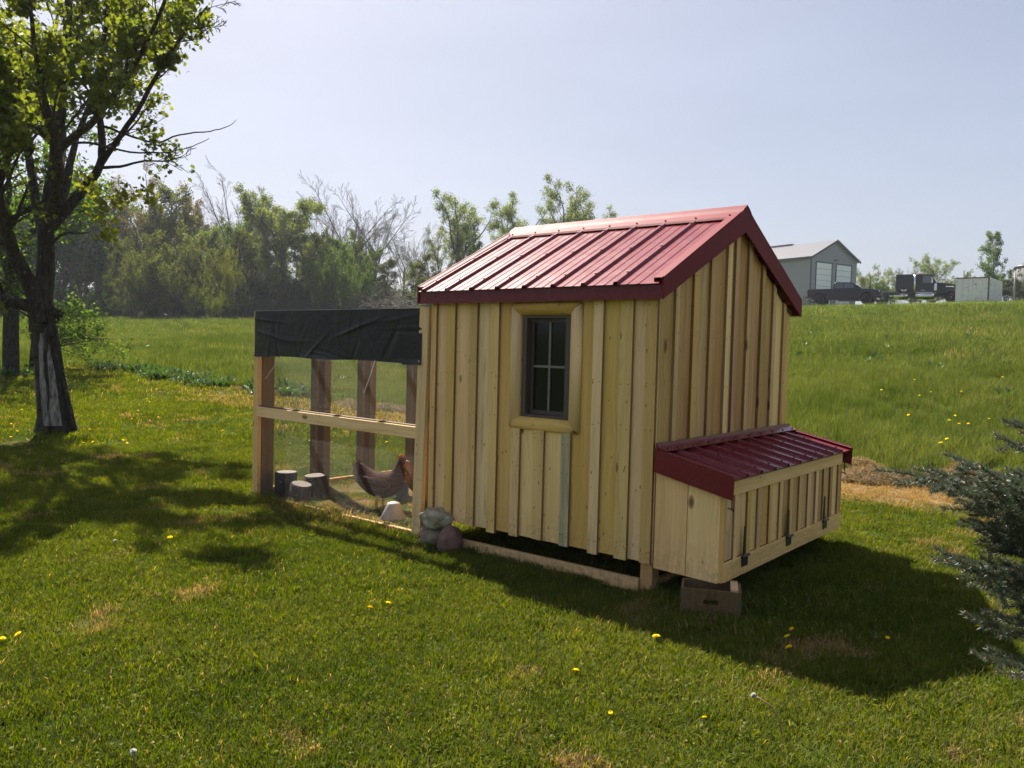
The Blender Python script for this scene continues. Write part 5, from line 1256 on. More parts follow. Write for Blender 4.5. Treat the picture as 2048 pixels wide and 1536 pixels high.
SP = [  # named individuals of the tree line: name, kind, variant, px, distance, top row, leaf, label, crown width factor, density
 ('bare_tree', 'bare', 0, 452, 99, 332, None, 'tall bare tree with a fan-shaped crown above the olive bushes', 1.0, 1),
 ('bare_tree', 'bare', 1, 690, 99, 362, None, 'bare grey tree right of the round green tree with crooked trunk', 1.05, 1),
 ('bare_tree', 'bare', 2, 748, 103, 366, None, 'bare tree with several forked leaders over the run tarp', 1.0, 1),
 ('bare_tree', 'bare', 0, 800, 112, 436, None, 'low bare purple-grey tree left of the roof corner', .8, 1),
 ('bare_tree', 'bare', 1, 836, 112, 440, None, 'fine-twigged bare tree closest to the left end of the roof', .75, 1),
 ('bare_tree', 'bare', 2, 652, 108, 395, None, 'slim bare tree just behind the round green tree', .7, 1),
 ('round_tree', 'round', 0, 578, 94, 362, LEAF_PALE, 'round-topped pale green tree on a dark crooked trunk', 1.05, .8),
 ('leafy_tree', 'sparse', 0, 505, 101, 384, LEAF_OLIVE, 'thin-leaved tree between the bare fan tree and round green tree', .75, .6),
 ('leafy_tree', 'sparse', 1, 915, 92, 384, LEAF_PALE, 'tall airy willow at the left end of the coop roof', 1.15, .9),
 ('leafy_tree', 'sparse', 2, 880, 97, 450, LEAF_PALE, 'shorter pale willow leaning over the roof corner', .9, .7),
 ('leafy_tree', 'dense', 1, 952, 88, 478, LEAF_GREEN, 'full green tree below the tall airy willow', .9, .8),
 ('leafy_tree', 'sparse', 0, 1035, 98, 397, LEAF_PALE, 'open-crowned tree with forked limbs above the ridge middle', 1.1, .75),
 ('leafy_tree', 'sparse', 1, 1130, 98, 358, LEAF_PALE, 'tallest open-crowned tree above the coop ridge', 1.0, .8),
 ('leafy_tree', 'round', 1, 1198, 100, 414, LEAF_PALE, 'round airy tree rightmost of those above the coop ridge', .95, .6),
 ('leafy_tree', 'dense', 0, 1085, 102, 455, LEAF_GREEN, 'lower green tree between the two trees above the ridge', .9, .6),
 ('leafy_tree', 'dense', 2, 1000, 92, 490, LEAF_GREEN, 'green tree top just over the left end of the ridge', .9, .8),
 ('rust_tree', 'sparse', 2, 268, 101, 330, LEAF_RUST, 'tall thin tree with rusty buds beside the maple crown', 1.05, .5),
 ('leafy_tree', 'dense', 0, 352, 98, 362, LEAF_OLIVE, 'broad olive tree left of the bare fan tree', 1.0, .8),
 ('leafy_tree', 'dense', 1, 395, 104, 380, LEAF_RUST, 'tan-olive tree directly left of the bare fan tree', .8, .6),
 ('leafy_tree', 'dense', 2, 200, 97, 345, LEAF_DARK, 'dark green tree seen through the maple limbs', 1.0, .9),
 ('leafy_tree', 'dense', 0, 145, 100, 330, LEAF_DARK, 'dark tree directly behind the fork of the scarred maple', 1.0, .9),
 ('leafy_tree', 'dense', 1, 30, 98, 330, LEAF_GREEN, 'green tree behind the left limbs of the maple', 1.1, .9),
 ('leafy_tree', 'dense', 2, -60, 97, 320, LEAF_GREEN, 'green tree beyond the left edge of the field', 1.1, .9),
 ('willow_bush', 'bush', 0, 345, 88, 428, LEAF_OLIVE, 'biggest olive willow bush at the field edge', .8, 1.),
 ('willow_bush', 'bush', 1, 268, 86, 500, LEAF_OLIVE, 'lower left shoulder of olive willow scrub by the dark gap', .85, 1.),
 ('willow_bush', 'bush', 0, 415, 87, 462, LEAF_OLIVE, 'olive willow bush below the bare fan tree', .75, 1.),
 ('yellow_bush', 'bush', 1, 458, 85, 478, LEAF_YELLOW, 'narrow yellow-leaved bush under the bare fan tree', .35, .5),
 ('yellow_bush', 'bush', 0, 425, 83, 565, LEAF_YELLOW, 'low yellow-green bush at the field edge by the run post', .9, .6),
 ('yellow_bush', 'bush', 1, 385, 84, 540, LEAF_YELLOW, 'yellow-tinged bush left of the low yellow-green bush', .7, .5),
 ('green_bush', 'bush', 1, 655, 87, 478, LEAF_GREEN, 'green scrub above the middle of the tarp', .7, .9),
 ('green_bush', 'bush', 0, 708, 87, 492, LEAF_GREEN, 'green scrub tree right of the tarp middle', .6, .9),
 ('green_bush', 'bush', 1, 600, 92, 530, LEAF_DARK, 'dark undergrowth at the foot of the round green tree', .9, .9),
 ('green_bush', 'bush', 0, 545, 92, 545, LEAF_DARK, 'dark shaded undergrowth left of the crooked trunk', .9, .8),
 ('green_bush', 'bush', 1, 850, 86, 545, LEAF_OLIVE, 'olive scrub directly behind the left roof corner', .9, .9),
 ('green_bush', 'bush', 0, 905, 85, 530, LEAF_GREEN, 'green scrub hidden partly by the roof slope', .9, .9),
 ('green_bush', 'bush', 0, 505, 86, 575, LEAF_DARK, 'low dark bush just above the left run post', 1.3, .8),
 ('green_bush', 'bush', 1, 740, 88, 560, LEAF_DARK, 'dark low scrub above the right half of the tarp', 1.2, .8),
 ('green_bush', 'bush', 1, 975, 86, 540, LEAF_DARK, 'dark scrub behind the roof ridge', 1.0, .8),
 ('dark_bush', 'bush', 0, 175, 88, 560, LEAF_DARK, 'dark scrub at the wood edge right of the maple trunk', 1.4, .9),
 ('dark_bush', 'bush', 1, 70, 88, 570, LEAF_GREEN, 'green scrub at the wood edge behind the maple trunk', 1.4, .9),
 ('dark_bush', 'bush', 0, -30, 88, 560, LEAF_GREEN, 'green scrub at the wood edge at the left border', 1.4, .9),
]
for (nm, kind, vi, px, r, top, leaf, lb, wx, dn) in SP:
    forest_tree(nm, kind, vi, px, r, Ht(px, top, r), leaf, lb, 'bush' if 'bush' in nm else 'tree', None if leaf is None and False else None, wx, None, dn)
# woodland stems and fill trees behind, which nothing in the photo tells apart
for k in range(64):
    px = -110+k*13.6+random.uniform(-7, 7); r = random.uniform(96, 122)
    H = Ht(px, np.interp(px, [-100, 200, 300, 420, 640, 760, 900, 1200], [350, 365, 400, 430, 440, 480, 500, 500])+random.uniform(-8, 45), r)
    if px > 860: H *= .8
    lf = LEAF_DARK if px < 240 else [LEAF_OLIVE, LEAF_PALE, LEAF_GREEN, LEAF_DARK][k % 4]; 
    forest_tree('woodland_tree', 'stem' if k % 2 else 'dense', k, px, r, H, lf, 'slender trunk with thin leaves inside the dark wood beyond the field', 'tree', 'slender trees inside the far wood', .9, None, .7)
for k, (px, top, lf) in enumerate(((232, 470, LEAF_OLIVE), (300, 455, LEAF_OLIVE), (385, 440, LEAF_PALE), (492, 455, LEAF_OLIVE), (530, 480, LEAF_PALE), (618, 455, LEAF_PALE), (682, 470, LEAF_GREEN), (722, 500, LEAF_PALE), (772, 510, LEAF_OLIVE), (818, 520, LEAF_PALE), (862, 505, LEAF_OLIVE))):
    forest_tree('spring_tree', 'dense', k, px, 93+k % 3, Ht(px, top, 93+k % 3), lf, 'rounded spring-green tree in the front rank of the far wood', 'tree', 'spring-green trees at the front of the far wood', 1.15, None, .8)
# undergrowth closing the foot of the wood
for k in range(34):
    px = -100+k*32+random.uniform(-9, 9); forest_tree('undergrowth_shrub', 'bush', k, px, random.uniform(95, 112), random.uniform(3.0, 5.2), random.choice([LEAF_DARK, LEAF_DARK, LEAF_OLIVE]), 'shaded shrub in the undergrowth at the foot of the far wood', 'bush', 'undergrowth shrubs of the far wood', 1.5, None, .8)
for k in range(40):
    px = -110+k*25+random.uniform(-7, 7); forest_tree('undergrowth_shrub', 'bush', k, px, random.uniform(88, 92), random.uniform(1.5, 2.2), LEAF_DARK, 'low dark shrub along the foot of the far wood', 'bush', 'low shrubs at the field edge', 2.4, None, .8)
# brush pile: heap of dead branches at the field edge
bp = Tree(66)
for k in range(90):
    a = random.uniform(0, 2*PI); c, r, d = bp.limb((random.gauss(0, 1.3), random.gauss(0, .8), random.uniform(0, 1.2)), (math.cos(a), math.sin(a)*.5, random.uniform(-.1, .7)), random.uniform(1.5, 3.2), .035, .012, 5, .2, -.06, 0)
    bp.grow(c, r, 0, [(4, .45, .7, .2, 3, .15, -.02, .6)])
br = thing('brush_pile', polar(775, 84), 'heap of grey dead branches at the field edge left of the roof', 'brush pile')
link('branches', bp.wood('branches', BARK_GREY, (4, 3), .014), br)['kind'] = 'stuff'; br.scale = (1.35, 1.35, 1.25)

# ---- trees beyond the farmyard on the right
RT_SP = [
 ('leafy_tree', 'bush', 0, 1738, 128, 514, LEAF_PALE, 'wispy pale tree against the right wall of the grey shed', 1.1, .4, 'tree'),
 ('green_bush', 'bush', 1, 1752, 116, 548, LEAF_GREEN, 'bright green bush behind the pickup hood', .7, 1., 'bush'),
 ('leafy_tree', 'sparse', 0, 1785, 132, 540, LEAF_OLIVE, 'thin olive tree between pickup and black truck', 1.0, .5, 'tree'),
 ('bare_tree', 'bare', 2, 1818, 136, 523, None, 'small dead tree behind the truck sleeper', .35, 1, 'tree'),
 ('leafy_tree', 'round', 0, 1866, 142, 502, LEAF_PALE, 'dome-shaped thin tree above the truck windscreen', 1.2, .35, 'tree'),
 ('leafy_tree', 'sparse', 1, 1838, 140, 535, LEAF_PALE, 'pale shrub tree behind the truck exhaust', 1.1, .4, 'tree'),
 ('tall_tree', 'dense', 0, 1980, 116, 459, LEAF_GREEN, 'tall dark green tree with layered crown above the white container', .8, .8, 'tree'),
 ('leafy_tree', 'bush', 0, 1945, 122, 535, LEAF_OLIVE, 'olive bush left of the tall dark tree', 1.2, .9, 'bush'),
 ('dark_fir', 'bush', 1, 1926, 136, 536, LEAF_DARK, 'small dark pointed tree on the skyline above the container', .45, 1., 'tree'),
 ('leafy_tree', 'bush', 1, 2010, 120, 530, LEAF_DARK, 'dark bushy tree right of the tall layered tree', 1.2, .9, 'tree'),
 ('leafy_tree', 'bush', 0, 2050, 114, 545, LEAF_OLIVE, 'olive scrub at the right edge beyond the pole', 1.3, .8, 'bush'),
 ('leafy_tree', 'bush', 1, 1896, 128, 548, LEAF_OLIVE, 'olive scrub above the truck hood', 1.3, .8, 'bush'),
 ('leafy_tree', 'bush', 0, 1822, 124, 556, LEAF_OLIVE, 'scrub low behind the truck frame', 1.5, .8, 'bush'),
 ('leafy_tree', 'bush', 1, 1780, 122, 562, LEAF_GREEN, 'scrub low behind the flat trailer', 1.3, .8, 'bush'),
 ('leafy_tree', 'bush', 0, 1860, 122, 566, LEAF_GREEN, 'green scrub glimpsed under the truck cab', 1.5, .8, 'bush'),
 ('leafy_tree', 'bush', 0, 2095, 116, 540, LEAF_GREEN, 'scrub beyond the right border of the photo', 1.4, .8, 'bush'),
]
for (nm, kind, vi, px, r, top, leaf, lb, wx, dn, ct) in RT_SP: forest_tree(nm, kind, vi, px, r, Ht(px, top, r), leaf, lb, ct, None, wx, None, dn)

# ---- the blue spruce at the right edge
def spruce():
    g = np.random.default_rng(12); C0 = np.array([2.70, -.55, 0.0]); H = 2.0; base = thing('blue_spruce', C0, 'young blue spruce with orange bud tips reaching in from the right edge', 'spruce')
    segs = []; shoots = []                                     # wood segments; needle-bearing axes
    def branch(p, d, L, r, lvl):
        n = max(3, int(L/.07)); pts = [np.array(p)]; dd = unit(np.array(d, float))
        for i in range(n):
            dd = unit(dd+g.normal(0, .035, 3)+np.array([0, 0, .012 if lvl == 0 else .0])); q = pts[-1]+dd*L/n; t = i/n; segs.append((pts[-1], q, r*(1-.75*t), r*(1-.75*(i+1)/n), lvl)); pts.append(q)
            if lvl > 0 or t > .30: shoots.append((pts[-2], q, 1 if i == n-1 else 0))
        if lvl < 2:
            m = int(L/(.062 if lvl == 0 else .075)); 
            for i in range(m):
                t = .22+.76*(i+g.random()*.6)/m; f = t*n; j = min(int(f), n-1); q = pts[j]+(pts[j+1]-pts[j])*(f-j); ax = unit(pts[j+1]-pts[j]); side = unit(np.cross(ax, [0, 0, 1]))*(1 if i % 2 else -1)
                LL = (L*(.46 if lvl == 0 else .40))*(1.08-t)*g.uniform(.75, 1.15)+.035
                if LL < (.055 if lvl == 0 else .075): continue
                branch(q, ax*.72+side*.62+np.array([0, 0, g.normal(0, .18)]), LL, r*.45*(1.1-t), lvl+1)
        shoots.append((pts[-1], pts[-1]+dd*.004, 2 if lvl < 2 or g.random() < .35 else 3))
    az0 = math.atan2(CAM[1]-C0[1], CAM[0]-C0[0])
    z = .28
    tgt = [(1795, 1008, 2.95), (1905, 985, 3.2), (1838, 1098, 2.8), (1850, 1215, 2.75), (1985, 908, 3.35), (2010, 880, 3.5), (1925, 1340, 2.9), (1895, 1160, 3.1), (1960, 1030, 2.7), (1990, 1130, 2.5), (2000, 1250, 2.45), (1950, 1085, 3.0), (2030, 1000, 3.0), (2040, 1120, 2.8), (1925, 1180, 3.0), (2030, 1200, 2.7), (1955, 1290, 2.7), (1880, 1045, 3.1), (1985, 960, 3.2)]
    for a_, b_, t_ in tgt:
        q = CAM+ray(a_, b_)*t_; p0 = C0+np.array([0, 0, max(.12, q[2]-.14)]); v = q-p0; branch(p0, v+np.array([0, 0, .02]), np.linalg.norm(v), .009, 0)
    while z < H-.15:
        k = 6 if z < 1.4 else 5; R = .88*(1-(z/2.2)**1.3)+.04
        for i in range(k):
            a = g.uniform(0, 2*PI); w = R*g.uniform(.78, 1.02)*(.62 if (z > .72 and math.cos(a)*RT[0]+math.sin(a)*RT[1] < .3) else 1); dirv = np.array([math.cos(a), math.sin(a), .10+.35*z/H])
            # branches on the far side away from the picture stay simpler
            branch(C0+np.array([0, 0, z]), dirv, w, .008, 0 if (math.cos(a) < .35) else 1)
        z += .14
    segs.append((C0, C0+np.array([0, 0, H]), .035, .01, 0))
    S = segs; V, Fc = seg_tubes([s[0]-C0 for s in S], [s[1]-C0 for s in S], [max(s[2], .0016) for s in S], [max(s[3], .0013) for s in S], 4)
    o = link('twigs', np_mesh('twigs', V, Fc, TWIG, True), base); o['kind'] = 'stuff'
    tb = MB(); tb.tube([(0, 0, -.05), (0, 0, 1.0), (0, 0, H-.1)], [.05, .035, .012], 10); tb.build('trunk', BARK, base, True)
    P, D, E = [], [], []
    for a, b_, e in shoots:
        q_ = a-CAM; px_ = 1024+FPX*(q_@RT)/max(q_@FWD, .3); far_ = px_ > 2120 or (q_@FWD) < .5
        n = 26 if e >= 2 else int(np.linalg.norm(b_-a)/(.0013 if far_ else .00048))
        if n == 0: continue
        t = g.random(n)[:, None]; ax = unit(b_-a); P.append(a+(b_-a)*t); D.append(np.repeat(ax[None], n, 0)); E.append(np.full(n, e))
    P = np.concatenate(P); D = np.concatenate(D); E = np.concatenate(E); n = len(P)
    if n > 740000: k = g.permutation(n)[:560000]; P, D, E = P[k], D[k], E[k]; n = len(P)
    rad = unit(np.cross(D, g.normal(size=(n, 3)))); rad = unit(rad+np.array([0, 0, .45]))
    fwd_ = np.where(E >= 2, g.uniform(.6, 1.6, n), g.uniform(.35, .85, n))[:, None]; nd = unit(rad+D*fwd_); L = g.uniform(.018, .027, n)[:, None]
    w = unit(np.cross(nd, g.normal(size=(n, 3))))*.0012
    V = np.stack([P-w, P+w, P+nd*L], 1).reshape(-1, 3)-C0
    o = link('needles', np_mesh('needles', V, (np.arange(n)*3)[:, None]+np.array([[0, 1, 2]]), NEEDLE), base); o['kind'] = 'stuff'
    bd = MB()
    for a, b_, e in shoots:
        if e == 2:
            ax = Vector(unit(b_-a)); c = Vector(a-C0)
            for q in range(2):
                dv = (ax+Vector(g.normal(0, .5, 3))).normalized(); bd.tube([c-dv*.001, c+dv*.005, c+dv*.012], [.0016, .0028, .0010], 3)
    o = bd.build('buds', BUD, base, True); o['kind'] = 'stuff'
    print('needles', n, 'shoots', len(shoots))
spruce()
# ------------------------------------------------------------------ farmyard on the rise to the right
PAINT_BLACK = simple('black_car_paint', (.008, .009, .012), .3, 0, .35, var=.05, Coat_Weight=.25, Coat_Roughness=.1)
PAINT_NAVY = simple('blue_black_truck_paint', (.007, .009, .020), .35, 0, .3, var=.05, Coat_Weight=.25, Coat_Roughness=.1)
RUBBER = simple('tyre_rubber', (.018, .018, .018), .85); CHROME = simple('chrome', (.62, .62, .63), .18, 1.0, var=.03); ALLOY = simple('dull_alloy', (.42, .42, .42), .35, .9)
AUTOGLASS = simple('tinted_glass', (.07, .085, .11), .12, 0, .9); HEAD = simple('headlight_lens', (.35, .36, .38), .12, .3, .8); ORANGE = simple('orange_lamp_lens', (.60, .10, .01), .35)
SIDING = simple('grey_steel_siding', (.27, .26, .31), .5, 0, .4, var=.04, scale=.6); ROOFG = simple('grey_steel_roof', (.19, .185, .205), .4, 0, .5, var=.05); TRIM = simple('dark_blue_grey_trim', (.05, .06, .08), .5)
DOORW = simple('white_overhead_door', (.85, .82, .88), .5, var=.04); CONT = None
def cont_mat():
    t = NT('weathered_white_steel'); tc = t.n('TexCoord').outputs['Object']
    f = t.noise(t.mapv(tc, (1.2, 1.2, 3)), 1.5, 6, .65); r = t.ramp(f, [(.55, (0, 0, 0)), (.68, (1, 1, 1))])
    c = t.mix(t.noise(tc, 3, 4), (.62, .57, .62), (.78, .72, .78)); c = t.mix(t.math('MULTIPLY', r, .6), c, (.16, .12, .09)); return t.principled(c, .7)
CONT = cont_mat(); RUST = simple('rusty_steel', (.12, .06, .035), .85); CHASSIS = simple('chassis_black', (.03, .03, .032), .7)
def vehicle(name, px, r, label, cat, toward):
    """local x = forward; the vehicle points to the photo's right, its nose turned a little to the camera"""
    x, y, z = polar(px, r); a = math.atan2(y-CAM[1], x-CAM[0])-PI/2-math.radians(toward); return thing(name, (x, y, z), label, cat, None, a)
def wheel(parent, x, y, R, w, rim, name='wheel', rimc=None, hub=.0):
    s = -1 if y < 0 else 1; b = MB(); n = 28
    def ring(yy, rr): return [(rr*math.cos(2*PI*k/n), yy, rr*math.sin(2*PI*k/n)) for k in range(n)]
    b.loft([ring(-w/2, rim), ring(-w/2, R*.93), ring(-w/2*.85, R), ring(w/2*.85, R), ring(w/2, R*.93), ring(w/2, rim)], cap=False)
    t = b.build(name, RUBBER, parent, True, loc=(x, y, R))
    c = MB(); yo = s*w/2*.9; yi = s*w/2*.35
    c.loft([ring(yo, rim), ring(yo*.97, rim*.9), ring(yi, rim*.82), ring(yi, rim*.3), ring(yo*.9, rim*.26), ring(yo*.92, rim*.02)], cap=True)
    for k in range(6):
        a = k*PI/3; c.hexa([(rim*.2*math.cos(a-.3), yi, rim*.2*math.sin(a-.3)), (rim*.2*math.cos(a+.3), yi, rim*.2*math.sin(a+.3)), (rim*.86*math.cos(a+.13), yi, rim*.86*math.sin(a+.13)), (rim*.86*math.cos(a-.13), yi, rim*.86*math.sin(a-.13)), (rim*.2*math.cos(a-.3), yi+s*.03, rim*.2*math.sin(a-.3)), (rim*.2*math.cos(a+.3), yi+s*.03, rim*.2*math.sin(a+.3)), (rim*.86*math.cos(a+.13), yi+s*.05, rim*.86*math.sin(a+.13)), (rim*.86*math.cos(a-.13), yi+s*.05, rim*.86*math.sin(a-.13))])
    c.build('rim', rimc or ALLOY, t, True); return t
def bevel(o, w, seg=2, ang=35):
    m = o.modifiers.new('bevel', 'BEVEL'); m.width = w; m.segments = seg; m.limit_method = 'ANGLE'; m.angle_limit = math.radians(ang)
    return o
def arch_profile(base, wheels, R, zlow):
    """side outline with wheel arches cut along the lower edge"""
    low = []
    for xw in wheels: low += [(xw-R*math.cos(a), .42+R*math.sin(a)) for a in np.linspace(-.05, PI+.05, 11)]
    return base+low
# --- pickup
pk = vehicle('pickup_truck', 1687, 76, 'black crew cab pickup parked in front of the grey shed', 'pickup truck', 9)
WB0, WB1 = -1.95, 1.80; W2 = .98
low = [(2.78, .55)]+[(WB1+.52*math.cos(a), .50+.52*math.sin(a)) for a in np.linspace(0, PI, 11)]+[(WB0+.52*math.cos(a), .50+.52*math.sin(a)) for a in np.linspace(0, PI, 11)]+[(-2.98, .62)]
prof = [(-3.02, 1.10), (-3.0, 1.32), (-.90, 1.34), (1.30, 1.36), (2.10, 1.33), (2.72, 1.22), (2.86, 1.0)]+low
b = MB(); n = len(prof); rings = [[(x, s*W2*(1-.06*max(0, z-1.0)), z) for x, z in prof] for s in (-1, 1)]
b.loft([[(x, y*.97, z) for x, y, z in rings[0]]] and [rings[0], rings[1]]); body = bevel(b.build('body', PAINT_BLACK, pk), .05, 3)
cab = [(-.98, 1.33), (-.86, 1.86), (-.70, 1.93), (.42, 1.93), (.66, 1.86), (1.42, 1.36)]
b = MB(); b.loft([[(x, s*(W2-.04-.16*max(0, (z-1.34)/.6)), z) for x, z in cab] for s in (-1, 1)]); bevel(b.build('cab', PAINT_BLACK, pk), .05, 3)
def sidewin(xz, s, nm='side_window'):
    b = MB(); b.loft([[(x, s*(W2-.04-.16*max(0, (z-1.34)/.6)+.006), z) for x, z in xz], [(x, s*(W2-.04-.16*max(0, (z-1.34)/.6)-.03), z) for x, z in xz]]); return b.build(nm, AUTOGLASS, pk)
for s in (-1, 1):
    sidewin([(-.80, 1.40), (-.74, 1.82), (-.12, 1.84), (-.12, 1.40)], s); sidewin([(-.02, 1.40), (-.02, 1.84), (.42, 1.83), (.60, 1.74), (1.05, 1.42)], s)
    b = MB(); b.box((.78, s*1.0-.10*(s < 0), 1.42), (.92, s*1.0+.10*(s > 0), 1.58)); bevel(b.build('mirror', PAINT_BLACK, pk), .03)
    b = MB(); b.box((2.60, s*.97-(.16 if s > 0 else 0), 1.02), (2.83, s*.97+(.16 if s < 0 else 0), 1.20)); bevel(b.build('headlight', HEAD, pk), .03)
    b = MB(); b.box((-3.03, s*.955-.05, 1.0), (-2.98, s*.955+.05, 1.28)); b.build('tail_light', REDP, pk)
    b = MB(); b.tube([(-.75, s*.93, .44), (1.1, s*.93, .44)], .05, 8); b.build('running_board', CHASSIS, pk, True)
    for xd in (-.93, -.07, 1.16): b = MB(); b.box((xd, s*.985-.004, .66), (xd+.012, s*.985+.004, 1.33)); b.build('door_gap', CHASSIS, pk)
    for xd in (-.22, .82): b = MB(); b.box((xd-.10, s*.99-.012, 1.18), (xd+.06, s*.99+.012, 1.22)); b.build('door_handle', PAINT_BLACK, pk)
b = MB(); b.loft([[(.70, y, 1.83) for y in (-.76, .76)]+[(1.38, y, 1.39) for y in (.88, -.88)], [(.725, y, 1.855) for y in (-.76, .76)]+[(1.405, y, 1.405) for y in (.88, -.88)]]); b.build('windscreen', AUTOGLASS, pk)
b = MB(); b.box((2.80, -.62, .78), (2.875, .62, 1.14)); b.build('grille', CHASSIS, pk); b = MB(); b.box((2.74, -.98, .50), (2.98, .98, .72)); bevel(b.build('bumper', CHASSIS, pk), .04)
b = MB(); b.box((-3.16, -.92, .56), (-2.98, .92, .72)); bevel(b.build('bumper', CHASSIS, pk), .03)
b = MB(); b.box((-2.94, -.90, 1.335), (-1.02, .90, 1.375)); bevel(b.build('bed_cover', CHASSIS, pk), .02)
b = MB(); b.box((-2.7, -.72, .46), (2.5, .72, 1.2)); b.build('underframe', CHASSIS, pk)
for x in (WB0, WB1):
    for s in (-1, 1): wheel(pk, x, s*.86, .44, .30, .24, rimc=CHASSIS)
# --- semi truck
tk = vehicle('semi_truck', 1838, 94, 'black long-nose tractor truck with chrome tanks and stack facing right', 'truck', 5)
# local x: front bumper +3.9, frame back to -5.6
S_ = .92
def bx(nm, a, c, m, bev=.03, parent=tk):
    b = MB(); b.box(a, c); o = b.build(nm, m, parent); 
    if bev: bevel(o, bev)
    return o
bx('sleeper', (-2.35, -1.18, 1.22), (-.62, 1.18, 3.02), PAINT_NAVY, .10)
b = MB(); b.loft([[(x, s*1.12, z) for x, z in ((-.50, 1.15), (-.50, 2.98), (.95, 2.98), (1.35, 2.15), (1.42, 1.15))] for s in (-1, 1)]); bevel(b.build('cab', PAINT_NAVY, tk), .07, 3)
b = MB(); b.loft([[(x, s*y, z) for x, y, z in ((1.42, 1.0, 1.0), (1.42, 1.0, 2.16), (3.45, .72, 1.92), (3.62, .72, 1.78), (3.62, .72, 1.0))] for s in (-1, 1)]); bevel(b.build('hood', PAINT_NAVY, tk), .07, 3)
for s in (-1, 1):
    b = MB(); rings = []
    for a in np.linspace(.05, PI-.15, 10): rings.append([(2.78+.70*math.cos(a), s*.72, .55+.70*math.sin(a)), (2.78+.70*math.cos(a), s*1.16, .55+.70*math.sin(a)), (2.78+.64*math.cos(a), s*1.16, .55+.64*math.sin(a)), (2.78+.64*math.cos(a), s*.72, .55+.64*math.sin(a))])
    b.loft(rings); b.build('front_fender', PAINT_NAVY, tk, True)
    b = MB(); b.loft([[(x, s*1.126, z) for x, z in ((.16, 2.1), (.16, 2.82), (.92, 2.82), (1.18, 2.1))], [(x, s*1.10, z) for x, z in ((.16, 2.1), (.16, 2.82), (.92, 2.82), (1.18, 2.1))]]); b.build('side_window', AUTOGLASS, tk)
    b = MB(); b.tube([(-.56, s*1.14, 1.15), (-.56, s*1.14, 2.95)], .115, 14); b.tube([(-.56, s*1.14, 2.95), (-.56, s*1.14, 3.18), (-.62, s*1.14, 3.35), (-.74, s*1.14, 3.52)], [.07, .07, .07, .065], 12); b.build('exhaust_stack', CHROME, tk, True)
    b = MB(); b.tube([(-.45, s*1.14, .78), (1.25, s*1.14, .78)], .31, 20); b.build('fuel_tank', CHROME, tk, True)
    b = MB(); b.tube([(-2.9, s*1.14, .80), (-1.15, s*1.14, .80)], .29, 20); tkx = b.build('fuel_tank', CHROME, tk, True)
    for xx in (-2.55, -1.5): b = MB(); b.tube([(xx, s*1.14, .80), (xx+.06, s*1.14, .80)], .305, 20); b.build('tank_strap', CHASSIS, tk, True)
    bx('air_cleaner', (1.22, s*1.2-.12, 1.25), (1.50, s*1.2+.12, 2.05), CHROME, .09)
    bx('mirror', (.98, s*1.42-.03, 2.05), (1.10, s*1.42+.03, 2.62), CHROME, .02)
    b = MB(); b.tube([(1.0, s*1.12, 2.7), (1.04, s*1.42, 2.55)], .014, 6); b.tube([(1.0, s*1.12, 2.0), (1.04, s*1.42, 2.1)], .014, 6); b.build('mirror_arm', CHROME, tk)
    bx('hood_badge', (2.25, s*.905-.012, 1.66), (2.95, s*.86+.012, 1.76), WHITE, 0).rotation_euler = (0, 0, -s*.0)
    bx('headlight', (3.15, s*.93-.13, 1.12), (3.32, s*.93+.13, 1.32), HEAD, .03)
    bx('cab_step', (-.4, s*1.2-.1, 1.10), (1.2, s*1.2+.06, 1.15), CHROME, 0)
    # winged emblem on the sleeper side
    b = MB(); yy = s*1.186
    for q in (-1, 1):
        for j, (l, h) in enumerate(((.27, .12), (.24, .06), (.18, .0))): b.add([(-1.55+q*.05, yy, 1.40-j*.05), (-1.55+q*.08, yy, 1.34-j*.05), (-1.55+q*l, yy, 1.42-j*.07), (-1.55+q*l*.95, yy, 1.50-j*.07)], [(0, 1, 2, 3)])
    b.add([(-1.63, yy, 1.40), (-1.47, yy, 1.40), (-1.50, yy, 1.32), (-1.60, yy, 1.32)], [(0, 1, 2, 3)]); b.build('wing_emblem', WHITE, tk)
    b = MB()
    for j in range(4): b.box((.02+j*.11, s*1.127-.004, 1.33), (.09+j*.11, s*1.127+.004, 1.38))
    b.build('door_chrome_strip', CHROME, tk)
    wheel(tk, 2.78, s*.98, .52, .30, .29, rimc=CHROME)
    for xx in (-3.75, -5.05): wheel(tk, xx, s*.92, .52, .56, .29, rimc=ALLOY)
b = MB(); b.loft([[(.98, y, 2.93) for y in (-1.0, 1.0)]+[(1.36, y, 2.2) for y in (1.0, -1.0)], [(1.01, y, 2.95) for y in (-1.0, 1.0)]+[(1.39, y, 2.215) for y in (1.0, -1.0)]]); b.build('windscreen', HEAD, tk)
bx('sun_visor', (.95, -1.05, 2.88), (1.22, 1.05, 2.95), PAINT_NAVY, .01); bx('grille', (3.60, -.62, .95), (3.68, .62, 1.80), CHROME, .03); bx('bumper', (3.50, -1.15, .42), (3.78, 1.15, .82), CHROME, .06)
for y in (-.8, -.4, 0, .4, .8): bx('marker_lamp', (.55, y-.05, 2.985), (.70, y+.05, 3.06), ORANGE, .02)
bx('roof_beacon', (-.30, -.9, 2.99), (-.05, -.5, 3.12), ORANGE, .03); bx('roof_beacon', (.0, -.75, 2.985), (.18, -.45, 3.08), ORANGE, .03)
for s in (-1, 1): bx('frame_rail', (-5.6, s*.42-.05, .75), (3.4, s*.42+.05, 1.02), CHASSIS, 0)
bx('deck_plate', (-3.0, -.55, 1.03), (-2.4, .55, 1.08), RUST, 0); bx('fifth_wheel', (-5.0, -.45, 1.03), (-3.9, .45, 1.16), CHASSIS, .04)
bx('cross_frame', (-2.9, -1.0, 1.05), (.2, 1.0, 1.18), RUST, 0)
